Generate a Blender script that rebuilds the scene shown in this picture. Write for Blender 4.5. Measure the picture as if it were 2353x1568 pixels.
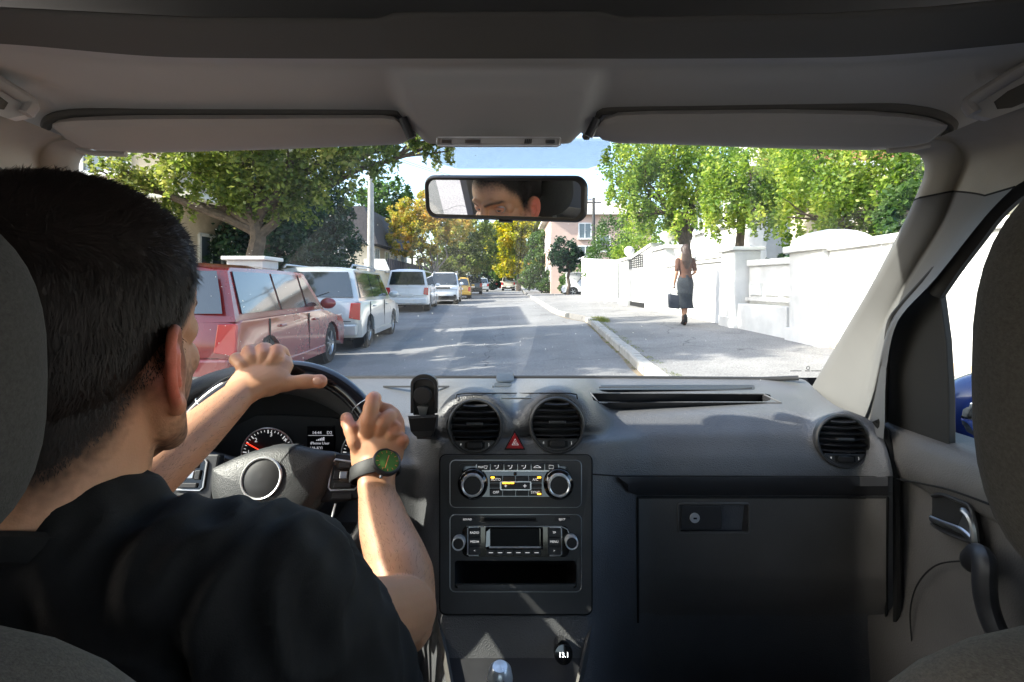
import bpy, bmesh, math, random
import numpy as np
from mathutils import Vector, Matrix, noise
random.seed(7); np.random.seed(7)
R = math.radians
for o in list(bpy.data.objects): bpy.data.objects.remove(o)
C = bpy.context.scene.collection
SC = bpy.context.scene

# ------------------------------------------------------------------ camera, light, exposure
F = 1176.5; CX = 1176.5; HZ = 660.0; EYE = 1.25
cam_d = bpy.data.cameras.new('camera'); cam = bpy.data.objects.new('camera', cam_d); C.objects.link(cam)
cam.location = (0, 0, EYE); cam.rotation_euler = (R(90), 0, 0)
cam_d.sensor_width = 36; cam_d.lens = 18.0; cam_d.shift_y = -(784 - HZ) / 2353.0
cam_d.clip_start = 0.02; cam_d.clip_end = 3000
SC.camera = cam
SUN_EL, SUN_AZ = 36.5, -103.0          # azimuth from +Y (ahead), negative to the left
sd = Vector((math.sin(R(SUN_AZ)) * math.cos(R(SUN_EL)), math.cos(R(SUN_AZ)) * math.cos(R(SUN_EL)), math.sin(R(SUN_EL))))
W = bpy.data.worlds.new('World'); SC.world = W; W.use_nodes = True
nt = W.node_tree; nt.nodes.clear()
wo = nt.nodes.new('ShaderNodeOutputWorld'); bg = nt.nodes.new('ShaderNodeBackground'); sk = nt.nodes.new('ShaderNodeTexSky')
sk.sky_type = 'NISHITA'; sk.sun_disc = False; sk.sun_elevation = R(SUN_EL); sk.sun_rotation = R(SUN_AZ)
sk.air_density = 1.0; sk.dust_density = 2.2; sk.ozone_density = 1.0
bg.inputs[1].default_value = 0.15
nt.links.new(sk.outputs[0], bg.inputs[0]); nt.links.new(bg.outputs[0], wo.inputs[0])
sl = bpy.data.lights.new('sun', 'SUN'); sl.energy = 3.0; sl.angle = R(0.55); sl.color = (1.0, 0.94, 0.85)
so = bpy.data.objects.new('sun', sl); C.objects.link(so); so.rotation_euler = sd.to_track_quat('Z', 'Y').to_euler()
SC.view_settings.view_transform = 'Standard'; SC.view_settings.look = 'None'
SC.view_settings.exposure = 2.15; SC.view_settings.gamma = 1.0; SC.view_settings.use_curve_mapping = False
SC.render.engine = 'CYCLES'
SC.cycles.use_denoising = True
SC.cycles.max_bounces = 10; SC.cycles.diffuse_bounces = 6; SC.cycles.glossy_bounces = 4
SC.cycles.transparent_max_bounces = 24; SC.cycles.transmission_bounces = 6
SC.cycles.caustics_reflective = False; SC.cycles.caustics_refractive = False
SC.cycles.sample_clamp_indirect = 6

# ------------------------------------------------------------------ helpers
def P(u, v, Y): return Vector(((u - CX) / F * Y, Y, EYE + (HZ - v) / F * Y))
def lerp(a, b, t): return a + (b - a) * t
def sm(a, b, x):
    t = min(1, max(0, (x - a) / (b - a))); return t * t * (3 - 2 * t)
def interp(tab, x):
    if x <= tab[0][0]: return tab[0][1]
    for (a, b), (c, d) in zip(tab, tab[1:]):
        if x <= c: return b + (d - b) * (x - a) / (c - a)
    return tab[-1][1]
def thing(name, label, cat, loc=(0, 0, 0), rz=0, group=None):
    o = bpy.data.objects.new(name, None); C.objects.link(o); o.location = loc; o.rotation_euler = (0, 0, rz)
    o.empty_display_size = .1
    return tag(o, label, cat, group)
def tag(o, label=None, cat=None, group=None, kind=None):
    if label: o['label'] = label
    if cat: o['category'] = cat
    if group: o['group'] = group
    if kind: o['kind'] = kind
    return o
def wmat(p):
    m = Matrix.LocRotScale(p.location, p.rotation_euler, p.scale)
    return m if p.parent is None else wmat(p.parent) @ p.matrix_parent_inverse @ m
def link_mesh(name, me, mat, parent=None, local=False, smooth=True, autos=40):
    o = bpy.data.objects.new(name, me); C.objects.link(o)
    if mat is not None:
        for m in (mat if isinstance(mat, (list, tuple)) else [mat]): me.materials.append(m)
    if smooth:
        me.polygons.foreach_set('use_smooth', [True] * len(me.polygons))
        if autos is not None: sharp(me, autos)
    if parent is not None:
        o.parent = parent
        if not local: o.matrix_parent_inverse = wmat(parent).inverted()
    return o
def sharp(me, deg):
    bm = bmesh.new(); bm.from_mesh(me); c = R(deg)
    for e in bm.edges:
        if len(e.link_faces) == 2: e.smooth = e.calc_face_angle(0) < c
    bm.to_mesh(me); bm.free()

class MB:
    """collects geometry for ONE mesh"""
    def __init__(s): s.v = []; s.f = []; s.mi = []; s.m = 0
    def add(s, vs, fs):
        n = len(s.v); s.v += [tuple(v) for v in vs]; s.f += [tuple(i + n for i in f) for f in fs]; s.mi += [s.m] * len(fs); return s
    def box(s, c, size, rot=None):
        hx, hy, hz = size[0] / 2, size[1] / 2, size[2] / 2
        vs = [Vector((x, y, z)) for z in (-hz, hz) for y in (-hy, hy) for x in (-hx, hx)]
        if rot is not None: vs = [rot @ v for v in vs]
        c = Vector(c)
        return s.add([v + c for v in vs], [(0, 2, 3, 1), (4, 5, 7, 6), (0, 1, 5, 4), (2, 6, 7, 3), (0, 4, 6, 2), (1, 3, 7, 5)])
    def box2(s, a, b): return s.box([(x + y) / 2 for x, y in zip(a, b)], [abs(x - y) for x, y in zip(a, b)])
    def tube(s, pts, rad, n=10, rb=None, up=(0, 0, 1), cap=True, rnd=False, closed=False):
        pts = [Vector(p) for p in pts]; k = len(pts)
        ra = [rad] * k if not isinstance(rad, (list, tuple)) else list(rad)
        rbb = ra if rb is None else ([rb] * k if not isinstance(rb, (list, tuple)) else list(rb))
        rings = []
        up = Vector(up)
        P_, A_, B_, T_ = [], [], [], []
        for i in range(k):
            if closed: t = pts[(i + 1) % k] - pts[i - 1]
            else: t = pts[min(i + 1, k - 1)] - pts[max(i - 1, 0)]
            t.normalize(); T_.append(t)
        if rnd and not closed:
            ext = lambda p, t, r1, r2, sg: [(p + t * sg * r1 * math.sin(a), r1 * math.cos(a), r2 * math.cos(a), t) for a in (1.35, .95, .5)]
            seq = ext(pts[0], T_[0], ra[0], rbb[0], -1) + [(p, a, b, t) for p, a, b, t in zip(pts, ra, rbb, T_)] + ext(pts[-1], T_[-1], ra[-1], rbb[-1], 1)[::-1]
        else: seq = [(p, a, b, t) for p, a, b, t in zip(pts, ra, rbb, T_)]
        u_prev = up
        for (p, a, b, t) in seq:
            x = t.cross(u_prev)
            if x.length < 1e-4: x = t.cross(Vector((1, 0, 0)))
            x.normalize(); y = x.cross(t).normalized(); u_prev = y
            rings.append([p + x * (a * math.cos(2 * math.pi * j / n)) + y * (b * math.sin(2 * math.pi * j / n)) for j in range(n)])
        vs = [v for r in rings for v in r]; m = len(rings); fs = []
        for i in range(m if closed else m - 1):
            i2 = (i + 1) % m
            for j in range(n):
                j2 = (j + 1) % n; fs.append((i * n + j, i * n + j2, i2 * n + j2, i2 * n + j))
        if cap and not closed: fs.append(tuple(range(n))[::-1]); fs.append(tuple((m - 1) * n + j for j in range(n)))
        return s.add(vs, fs)
    def lathe(s, prof, c, axis=(0, 0, 1), n=24, sx=1.0, up=(0, 1, 0)):
        ax = Vector(axis).normalized(); x = ax.cross(Vector(up))
        if x.length < 1e-4: x = ax.cross(Vector((1, 0, 0)))
        x.normalize(); y = ax.cross(x); c = Vector(c); vs = []; fs = []
        for r, h in prof:
            for j in range(n):
                a = 2 * math.pi * j / n
                vs.append(c + ax * h + (x * math.cos(a) * sx + y * math.sin(a)) * max(r, 1e-5))
        for i in range(len(prof) - 1):
            for j in range(n): j2 = (j + 1) % n; fs.append((i * n + j, i * n + j2, (i + 1) * n + j2, (i + 1) * n + j))
        return s.add(vs, fs)
    def ell(s, c, r, n=20, m=12, rot=None):
        vs = []; fs = []; c = Vector(c)
        for i in range(m + 1):
            th = math.pi * i / m
            for j in range(n):
                a = 2 * math.pi * j / n
                v = Vector((r[0] * math.sin(th) * math.cos(a), r[1] * math.sin(th) * math.sin(a), r[2] * math.cos(th)))
                vs.append(c + (rot @ v if rot is not None else v))
        for i in range(m):
            for j in range(n): j2 = (j + 1) % n; fs.append((i * n + j, (i + 1) * n + j, (i + 1) * n + j2, i * n + j2))
        return s.add(vs, fs)
    def grid(s, rows):
        """rows: list of equally long lists of points"""
        n = len(rows[0]); vs = [p for r in rows for p in r]
        return s.add(vs, [(i * n + j, i * n + j + 1, (i + 1) * n + j + 1, (i + 1) * n + j) for i in range(len(rows) - 1) for j in range(n - 1)])
    def prism(s, poly, d):
        """closed polygon of points swept by vector d"""
        n = len(poly); d = Vector(d); a = [Vector(p) for p in poly]
        return s.add(a + [p + d for p in a], [tuple(range(n)), tuple(range(n, 2 * n))[::-1]] + [(i, (i + 1) % n + 0, (i + 1) % n + n, i + n)[::-1] for i in range(n)])
    def mesh(s, name='m', dedupe=False):
        me = bpy.data.meshes.new(name); me.from_pydata(s.v, [], s.f); me.update()
        bm = bmesh.new(); bm.from_mesh(me)
        bmesh.ops.remove_doubles(bm, verts=bm.verts, dist=2e-5)
        bmesh.ops.recalc_face_normals(bm, faces=bm.faces); bm.to_mesh(me); bm.free()
        return me
    def build(s, name, mat, parent=None, local=False, smooth=True, autos=35, bevel=0, seg=2, angle=30):
        me = s.mesh(name) if not any(s.mi) else s._mi_mesh(name)
        o = link_mesh(name, me, mat, parent, local, smooth, autos)
        if bevel:
            b = o.modifiers.new('bevel', 'BEVEL'); b.width = bevel; b.segments = seg; b.limit_method = 'ANGLE'; b.angle_limit = R(angle)
            w = o.modifiers.new('wn', 'WEIGHTED_NORMAL'); w.keep_sharp = True
        return o
    def _mi_mesh(s, name):
        me = bpy.data.meshes.new(name); me.from_pydata(s.v, [], s.f); me.update()
        me.polygons.foreach_set('material_index', s.mi)
        bm = bmesh.new(); bm.from_mesh(me); bmesh.ops.recalc_face_normals(bm, faces=bm.faces); bm.to_mesh(me); bm.free(); return me

def quadmesh(name, V, mat, parent=None, local=False, per=4):
    """V: (n,per,3) array of separate polygons -> one mesh"""
    V = np.asarray(V, dtype=np.float32); n = V.shape[0]; me = bpy.data.meshes.new(name)
    me.vertices.add(n * per); me.vertices.foreach_set('co', V.reshape(-1))
    me.loops.add(n * per); me.loops.foreach_set('vertex_index', np.arange(n * per, dtype=np.int32))
    me.polygons.add(n); me.polygons.foreach_set('loop_start', np.arange(0, n * per, per, dtype=np.int32))
    try: me.polygons.foreach_set('loop_total', np.full(n, per, dtype=np.int32))
    except Exception: pass
    me.update(calc_edges=True); me.validate()
    return link_mesh(name, me, mat, parent, local, smooth=False)

def copy_tree(o, parent=None):
    c = o.copy(); C.objects.link(c)
    if parent is not None: c.parent = parent; c.matrix_parent_inverse = o.matrix_parent_inverse.copy()
    for ch in o.children: copy_tree(ch, c)
    return c

# ------------------------------------------------------------------ materials
def mat(name, col, rough=.5, metal=0, var=0, vs=6, bump=0, bs=200, bd=.001, bump2=0, bs2=20, spec=None, coat=0, emit=None, es=0, sss=0, col2=None, kind='noise', trans=0, detail=4):
    m = bpy.data.materials.new(name); m.use_nodes = True; n = m.node_tree.nodes; l = m.node_tree.links
    b = n['Principled BSDF']; b.inputs['Base Color'].default_value = (*col, 1); b.inputs['Roughness'].default_value = rough; b.inputs['Metallic'].default_value = metal
    if spec is not None: b.inputs['Specular IOR Level'].default_value = spec
    if coat: b.inputs['Coat Weight'].default_value = coat; b.inputs['Coat Roughness'].default_value = .04
    if emit: b.inputs['Emission Color'].default_value = (*emit, 1); b.inputs['Emission Strength'].default_value = es
    if sss: b.inputs['Subsurface Weight'].default_value = sss; b.inputs['Subsurface Radius'].default_value = (1, .25, .12); b.inputs['Subsurface Scale'].default_value = .012
    tc = n.new('ShaderNodeTexCoord')
    if var:
        t = n.new('ShaderNodeTexNoise'); t.inputs['Scale'].default_value = vs; t.inputs['Detail'].default_value = detail; t.inputs['Roughness'].default_value = .62; l.new(tc.outputs['Object'], t.inputs['Vector'])
        r = n.new('ShaderNodeValToRGB'); c2 = col2 or tuple(min(1, c * (1 + var)) for c in col); c1 = col if col2 else tuple(c * (1 - var) for c in col)
        r.color_ramp.elements[0].color = (*c1, 1); r.color_ramp.elements[1].color = (*c2, 1); r.color_ramp.elements[0].position = .32; r.color_ramp.elements[1].position = .68
        l.new(t.outputs['Fac'], r.inputs[0]); l.new(r.outputs[0], b.inputs['Base Color'])
        mr = n.new('ShaderNodeMapRange'); mr.inputs['To Min'].default_value = max(.02, rough - .08); mr.inputs['To Max'].default_value = min(1, rough + .1); l.new(t.outputs['Fac'], mr.inputs[0]); l.new(mr.outputs[0], b.inputs['Roughness'])
    last = None
    for (st, sc, kd) in ((bump, bs, kind), (bump2, bs2, 'noise')):
        if not st: continue
        if kd == 'leather':
            t = n.new('ShaderNodeTexVoronoi'); t.feature = 'SMOOTH_F1'; t.inputs['Scale'].default_value = sc; o_ = t.outputs['Distance']
        else:
            t = n.new('ShaderNodeTexNoise'); t.inputs['Scale'].default_value = sc; t.inputs['Detail'].default_value = 3; o_ = t.outputs['Fac']
        l.new(tc.outputs['Object'], t.inputs['Vector'])
        bp = n.new('ShaderNodeBump'); bp.inputs['Strength'].default_value = st; bp.inputs['Distance'].default_value = bd; l.new(o_, bp.inputs['Height'])
        if last is not None: l.new(last.outputs[0], bp.inputs['Normal'])
        last = bp
    if last is not None: l.new(last.outputs[0], b.inputs['Normal'])
    return m
def glassy(name, tint=(1, 1, 1), refl=.06, rough=.0):
    m = bpy.data.materials.new(name); m.use_nodes = True; n = m.node_tree.nodes; l = m.node_tree.links; n.clear()
    o = n.new('ShaderNodeOutputMaterial'); mx = n.new('ShaderNodeMixShader'); tr = n.new('ShaderNodeBsdfTransparent'); gl = n.new('ShaderNodeBsdfGlossy')
    fr = n.new('ShaderNodeFresnel'); fr.inputs[0].default_value = 1.45; mu = n.new('ShaderNodeMath'); mu.operation = 'MULTIPLY'; mu.inputs[1].default_value = refl
    l.new(fr.outputs[0], mu.inputs[0]); l.new(mu.outputs[0], mx.inputs[0])
    tr.inputs[0].default_value = (*tint, 1); gl.inputs['Roughness'].default_value = rough
    l.new(tr.outputs[0], mx.inputs[1]); l.new(gl.outputs[0], mx.inputs[2]); l.new(mx.outputs[0], o.inputs[0]); return m
def leafmat(name, cols, transl=.35, spots=2.0):
    m = bpy.data.materials.new(name); m.use_nodes = True; n = m.node_tree.nodes; l = m.node_tree.links
    b = n['Principled BSDF']; o = n['Material Output']; b.inputs['Roughness'].default_value = .5; b.inputs['Specular IOR Level'].default_value = .35
    g = n.new('ShaderNodeNewGeometry'); tc = n.new('ShaderNodeTexCoord'); t = n.new('ShaderNodeTexNoise'); t.inputs['Scale'].default_value = spots; l.new(tc.outputs['Object'], t.inputs['Vector'])
    a = n.new('ShaderNodeMath'); a.operation = 'MULTIPLY'; a.inputs[1].default_value = .5; l.new(g.outputs['Random Per Island'], a.inputs[0])
    a2 = n.new('ShaderNodeMath'); a2.operation = 'ADD'; l.new(a.outputs[0], a2.inputs[0])
    mr = n.new('ShaderNodeMapRange'); mr.inputs[1].default_value = .3; mr.inputs[2].default_value = .7; mr.inputs[4].default_value = .5; l.new(t.outputs['Fac'], mr.inputs[0]); l.new(mr.outputs[0], a2.inputs[1])
    r = n.new('ShaderNodeValToRGB'); e = r.color_ramp.elements
    while len(e) < len(cols): e.new(.5)
    for i, c in enumerate(cols): e[i].position = .1 + .8 * i / (len(cols) - 1); e[i].color = (*c, 1)
    l.new(a2.outputs[0], r.inputs[0]); l.new(r.outputs[0], b.inputs['Base Color'])
    tl = n.new('ShaderNodeBsdfTranslucent'); hs = n.new('ShaderNodeHueSaturation'); hs.inputs['Value'].default_value = 1.9; hs.inputs['Saturation'].default_value = 1.1; l.new(r.outputs[0], hs.inputs['Color']); l.new(hs.outputs[0], tl.inputs[0])
    mx = n.new('ShaderNodeMixShader'); mx.inputs[0].default_value = transl; l.new(b.outputs[0], mx.inputs[1]); l.new(tl.outputs[0], mx.inputs[2]); l.new(mx.outputs[0], o.inputs[0])
    return m

M = {}
HC = Vector((-.340, .402, 1.209)); HR = Matrix.Rotation(R(-1), 3, 'Z')      # head of the driver
M['dash'] = mat('dash_grained_plastic', (.098, .099, .103), .40, var=.12, vs=9, bump=.9, bs=560, bd=.0010, kind='leather', spec=.55)
M['dash_low'] = mat('dash_lower_plastic', (.100, .094, .088), .5, var=.1, vs=9, bump=.5, bs=480, bd=.0008, kind='leather')
M['trim'] = mat('smooth_black_trim', (.022, .022, .024), .42, var=.15, vs=25)
M['stack'] = mat('console_satin_plastic', (.036, .036, .037), .40, var=.2, vs=14, bump=.08, bs=900, bd=.0003)
M['gloss'] = mat('piano_black', (.006, .006, .007), .09, coat=.4)
M['black'] = mat('matt_black', (.008, .008, .008), .7)
M['seam'] = mat('dark_seam', (.006, .006, .006), .9)
M['chrome'] = mat('satin_chrome', (.74, .75, .76), .3, metal=.55, var=.04, vs=60)
M['chrome_d'] = mat('dull_aluminium', (.45, .46, .47), .34, metal=1)
M['button'] = mat('rubber_button', (.026, .026, .028), .45, var=.1, vs=60)
M['print'] = mat('white_print', (.62, .62, .62), .6, emit=(1, 1, 1), es=.12)
M['amber'] = mat('amber_led', (.8, .35, .02), .5, emit=(1, .42, .02), es=1.6)
M['redp'] = mat('red_print', (.7, .03, .02), .5, emit=(1, .05, .02), es=.35)
M['bluep'] = mat('blue_print', (.02, .3, .6), .5, emit=(.05, .4, .9), es=.3)
M['redbtn'] = mat('red_hazard_plastic', (.30, .004, .008), .3, coat=.3)
M['lining'] = mat('roof_lining_cloth', (.46, .455, .445), .92, var=.05, vs=3, bump=.35, bs=900, bd=.0006, bump2=.15, bs2=6, spec=.1)
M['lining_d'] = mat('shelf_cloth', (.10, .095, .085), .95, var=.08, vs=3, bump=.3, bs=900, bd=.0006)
M['visor'] = mat('visor_vinyl', (.38, .36, .335), .72, var=.05, vs=4, bump=.2, bs=700, bd=.0004)
M['pillar'] = mat('pillar_plastic', (.125, .125, .122), .5, var=.06, vs=6, bump=.2, bs=900, bd=.0003)
M['pillar_c'] = mat('pillar_cloth', (.30, .28, .245), .9, var=.07, vs=12, bump=.5, bs=1100, bd=.0008)
M['seat'] = mat('seat_cloth', (.05, .05, .048), .95, var=.25, vs=500, bump=.6, bs=900, bd=.001, bump2=.3, bs2=40)
M['seat_b'] = mat('seat_cloth_brown', (.115, .105, .09), .95, var=.25, vs=500, bump=.6, bs=900, bd=.001)
M['rubber'] = mat('rubber', (.012, .012, .012), .6)
M['mirror'] = mat('mirror_silver', (.86, .86, .86), .01, metal=1)
M['bluepaint'] = mat('blue_car_paint', (.02, .05, .22), .25, coat=.8)
M['floor'] = mat('car_floor_carpet', (.012, .012, .012), .95)
M['body_in'] = mat('cabin_shell', (.16, .155, .15), .9)
M['wheel_l'] = mat('steering_leather', (.030, .032, .036), .38, var=.1, vs=30, bump=.25, bs=900, bd=.0005, kind='leather')
M['wheel_g'] = mat('steering_gloss', (.012, .012, .016), .16, coat=.3)
M['airbag'] = mat('airbag_grain', (.050, .052, .054), .42, bump=.7, bs=750, bd=.0008, kind='leather', var=.1, vs=20)
M['screen'] = mat('dark_display', (.003, .003, .004), .35, spec=.12)
M['dial'] = mat('dial_face', (.008, .008, .009), .45)
M['wind'] = glassy('windscreen_glass', (.93, .97, .95), .11)
M['sideglass'] = glassy('side_glass', (.88, .93, .90), .45)
M['lens'] = glassy('instrument_lens', (1, 1, 1), .5)
# ------------------------------------------------------------------ ground, road, pavement
LT = [(-20, 0), (11, 0), (21.7, .14), (25.6, .28), (34, .42), (50, .60), (69, .78), (120, 1.02), (500, 1.12)]
RT = [(-20, .2), (0, .2), (5, .26), (7, .30), (12, .38), (19, .46), (38, .58), (69, .78), (120, 1.02), (500, 1.12)]
def G(x, y):
    t = min(1, max(0, (x + 2.8) / 7.1)); return lerp(interp(LT, y), interp(RT, y), t)
def gp(u, v, add=0):
    """point of the ground seen at a pixel"""
    Y = 2.0
    while Y < 300:
        z = G((u - CX) / F * Y, Y) + add
        if EYE + (HZ - v) / F * Y <= z: break
        Y *= 1.004
    p = P(u, v, Y); return Vector((p.x, p.y, G(p.x, p.y) + add))
def sheet(name, x0f, x1f, ys, nx, mt, off, parent=None, skirt=0):
    rows = []
    for y in ys:
        a, b = x0f(y), x1f(y); r = [Vector((lerp(a, b, i / nx), y, G(lerp(a, b, i / nx), y) + off)) for i in range(nx + 1)]
        if skirt: r = [r[0] - Vector((0, 0, skirt))] + r + [r[-1] - Vector((0, 0, skirt))]
        rows.append(r)
    return MB().grid(rows).build(name, mt, parent, autos=60)
YS = [-30, -20, -10, -5, 0, 2, 4, 5, 6, 7, 8, 9, 10, 11, 12, 14, 16, 18, 20, 22, 24, 26, 30, 34, 38, 44, 50, 60, 69, 80, 100, 120, 200, 500]
m_asph = mat('asphalt', (.16, .155, .15), .85, var=.0)
def asphalt(name, c1, c2, crack=True, sc=1.0):
    m = bpy.data.materials.new(name); m.use_nodes = True; n = m.node_tree.nodes; l = m.node_tree.links; b = n['Principled BSDF']; b.inputs['Roughness'].default_value = .88
    tc = n.new('ShaderNodeTexCoord'); a = n.new('ShaderNodeTexNoise'); a.inputs['Scale'].default_value = .5 * sc; a.inputs['Detail'].default_value = 6; a.inputs['Roughness'].default_value = .65
    f = n.new('ShaderNodeTexNoise'); f.inputs['Scale'].default_value = 55; f.inputs['Detail'].default_value = 4
    for t in (a, f): l.new(tc.outputs['Object'], t.inputs['Vector'])
    r = n.new('ShaderNodeValToRGB'); r.color_ramp.elements[0].position = .35; r.color_ramp.elements[1].position = .68; r.color_ramp.elements[0].color = (*c1, 1); r.color_ramp.elements[1].color = (*c2, 1)
    l.new(a.outputs['Fac'], r.inputs[0])
    g = n.new('ShaderNodeMapRange'); g.inputs[1].default_value = .3; g.inputs[2].default_value = .7; g.inputs[3].default_value = .6; g.inputs[4].default_value = 1.35; l.new(f.outputs['Fac'], g.inputs[0])
    mx = n.new('ShaderNodeMix'); mx.data_type = 'RGBA'; mx.blend_type = 'MULTIPLY'; mx.inputs[0].default_value = 1; l.new(r.outputs[0], mx.inputs[6]); l.new(g.outputs[0], mx.inputs[7])
    outc = mx.outputs[2]
    if crack:
        v = n.new('ShaderNodeTexVoronoi'); v.feature = 'DISTANCE_TO_EDGE'; v.inputs['Scale'].default_value = .22; nz = n.new('ShaderNodeTexNoise'); nz.inputs['Scale'].default_value = 1.4
        ad = n.new('ShaderNodeVectorMath'); ad.operation = 'ADD'; l.new(tc.outputs['Object'], nz.inputs['Vector']); l.new(tc.outputs['Object'], ad.inputs[0]); l.new(nz.outputs['Color'], ad.inputs[1]); l.new(ad.outputs[0], v.inputs['Vector'])
        cr = n.new('ShaderNodeMapRange'); cr.inputs[1].default_value = .0; cr.inputs[2].default_value = .005; cr.inputs[3].default_value = .45; cr.inputs[4].default_value = 1; l.new(v.outputs['Distance'], cr.inputs[0])
        m2 = n.new('ShaderNodeMix'); m2.data_type = 'RGBA'; m2.blend_type = 'MULTIPLY'; m2.inputs[0].default_value = 1; l.new(outc, m2.inputs[6]); l.new(cr.outputs[0], m2.inputs[7]); outc = m2.outputs[2]
    l.new(outc, b.inputs['Base Color'])
    bp = n.new('ShaderNodeBump'); bp.inputs['Strength'].default_value = .5; bp.inputs['Distance'].default_value = .01; l.new(f.outputs['Fac'], bp.inputs['Height']); l.new(bp.outputs[0], b.inputs['Normal'])
    return m
m_road = asphalt('road_asphalt', (.15, .147, .145), (.24, .235, .23))
m_pave = asphalt('pavement_asphalt', (.17, .165, .16), (.27, .26, .25), sc=1.6)
m_soil = mat('dry_soil', (.16, .13, .09), .95, var=.35, vs=1.2, bump=.4, bs=20, bd=.02)
MB().grid([[Vector((x, y, G(x, y) - .10)) for x in (-300, -60, -20, -10, -6, -5, -4, -2.8, -1, 1, 3, 4.3, 6, 10, 20, 60, 300)] for y in YS]).build('ground', m_soil)['kind'] = 'structure'
KX = [(-30, 1.3), (4, 1.42), (5.5, 1.55), (14, 2.07), (15.5, 1.75), (18, 1.48), (26, 1.36), (50, 1.1), (90, 1.5), (200, 4)]
kx = lambda y: interp(KX, y)
lx = lambda y: -4.9 - .02 * y
WALLX = 4.35
sheet('road', lambda y: lx(y) + .02, lambda y: kx(y) + .01, [y for y in YS if y <= 200], 16, m_road, .0).__setitem__('kind', 'structure')
pv = sheet('pavement', lambda y: kx(y) + .15, lambda y: 6.5 + .03 * max(0, y), [y for y in YS if y <= 120], 14, m_pave, .125, skirt=.25); pv['kind'] = 'structure'
pl = sheet('left_pavement', lambda y: lx(y) - 2.6, lambda y: lx(y) - .12, [y for y in YS if y <= 120], 4, m_pave, .12, skirt=.2); pl['kind'] = 'structure'
# kerb stones, one by one
m_kerb = mat('kerb_concrete', (.36, .345, .315), .85, var=.22, vs=7, bump=.5, bs=60, bd=.006)
kr = bpy.data.objects.new('kerb', None); C.objects.link(kr); kr['kind'] = 'structure'
ys = list(np.arange(1.2, 40, 1.0))
for i, y in enumerate(ys):
    if 14.2 < y < 16: continue
    a = Vector((kx(y), y, G(kx(y), y))); b = Vector((kx(y + 1), y + 1, G(kx(y + 1), y + 1))); d = (b - a); L = d.length - .014; d.normalize(); s_ = Vector((d.y, -d.x, 0))
    lo, hi = -.1, .135 + random.uniform(-.006, .006); j = random.uniform(-.006, .006)
    mb = MB(); q = lambda t, w, h: a + d * t + s_ * (w + j) + Vector((0, 0, h))
    mb.prism([q(0, 0, lo), q(0, .145, lo), q(0, .145, hi), q(0, .02, hi), q(0, 0, hi - .025)], d * L)
    mb.build('kerb_stone', m_kerb, kr, smooth=False)
ys = list(np.arange(2, 60, 2.0)); kl = bpy.data.objects.new('left_kerb', None); C.objects.link(kl); kl['kind'] = 'structure'
for y in ys:
    a = Vector((lx(y) - .12, y, G(lx(y), y))); b = Vector((lx(y + 2) - .12, y + 2, G(lx(y + 2), y + 2))); d = b - a; L = d.length - .015; d.normalize(); s_ = Vector((d.y, -d.x, 0))
    q = lambda w, h: a + s_ * w + Vector((0, 0, h))
    MB().prism([q(0, -.1), q(.13, -.1), q(.13, .11), q(.11, .13), q(0, .13)], d * L).build('kerb_stone', m_kerb, kl, smooth=False)
# grass tufts along the back of the kerb
m_grass = leafmat('grass_blades', [(.06, .10, .02), (.13, .16, .03), (.24, .20, .06)], .3, 8)
def tuft(cx, cy, cz, n, rad, h):
    out = []
    for _ in range(n):
        a = random.random() * 6.28; r = rad * math.sqrt(random.random()); p = Vector((cx + r * math.cos(a), cy + r * math.sin(a) * 1.6, cz)); hh = h * random.uniform(.5, 1.1)
        b = random.random() * 6.28; w = Vector((math.cos(b), math.sin(b), 0)) * .004; l_ = Vector((random.gauss(0, .35), random.gauss(0, .35), 1)) * hh
        out.append([p - w, p + w, p + l_])
    return out
gr = []
for _ in range(80):
    y = random.uniform(3, 14); t = random.uniform(0, .06)
    gr += tuft(kx(y) + .17 + t, y, G(kx(y), y) + .12, 26, .05, .035)
for _ in range(16): gr += tuft(2.3 + random.gauss(0, .12), 13.3 + random.gauss(0, .5), G(2.2, 13.2) + .12, 60, .12, .08)
for _ in range(60):
    y = random.uniform(3, 14); gr += tuft(kx(y) - .03, y, G(kx(y), y) + .0, 14, .03, .02)
tag(quadmesh('grass', gr, m_grass, per=3), 'thin grass and moss growing along the kerb joint', 'grass', kind='stuff')
m_sand = mat('sandy_gutter_grit', (.20, .155, .10), .95, var=.3, vs=12)
sheet('gutter_grit', lambda y: kx(y) - .06 - .02 * math.sin(y * 2.1), lambda y: kx(y) - .002, list(np.arange(2.5, 17, .4)), 2, m_sand, .004).__setitem__('kind', 'structure')
# ------------------------------------------------------------------ the car we sit in
car = thing('car', 'grey cabin of the car the photograph is taken in, seen from between its front seats', 'car', (0, 0, 0))
def part(name, parent=None):
    """Empty that gathers sub-parts of the car"""
    o = bpy.data.objects.new(name, None); C.objects.link(o); o.parent = parent or car; o.empty_display_size = .05; return o
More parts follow.
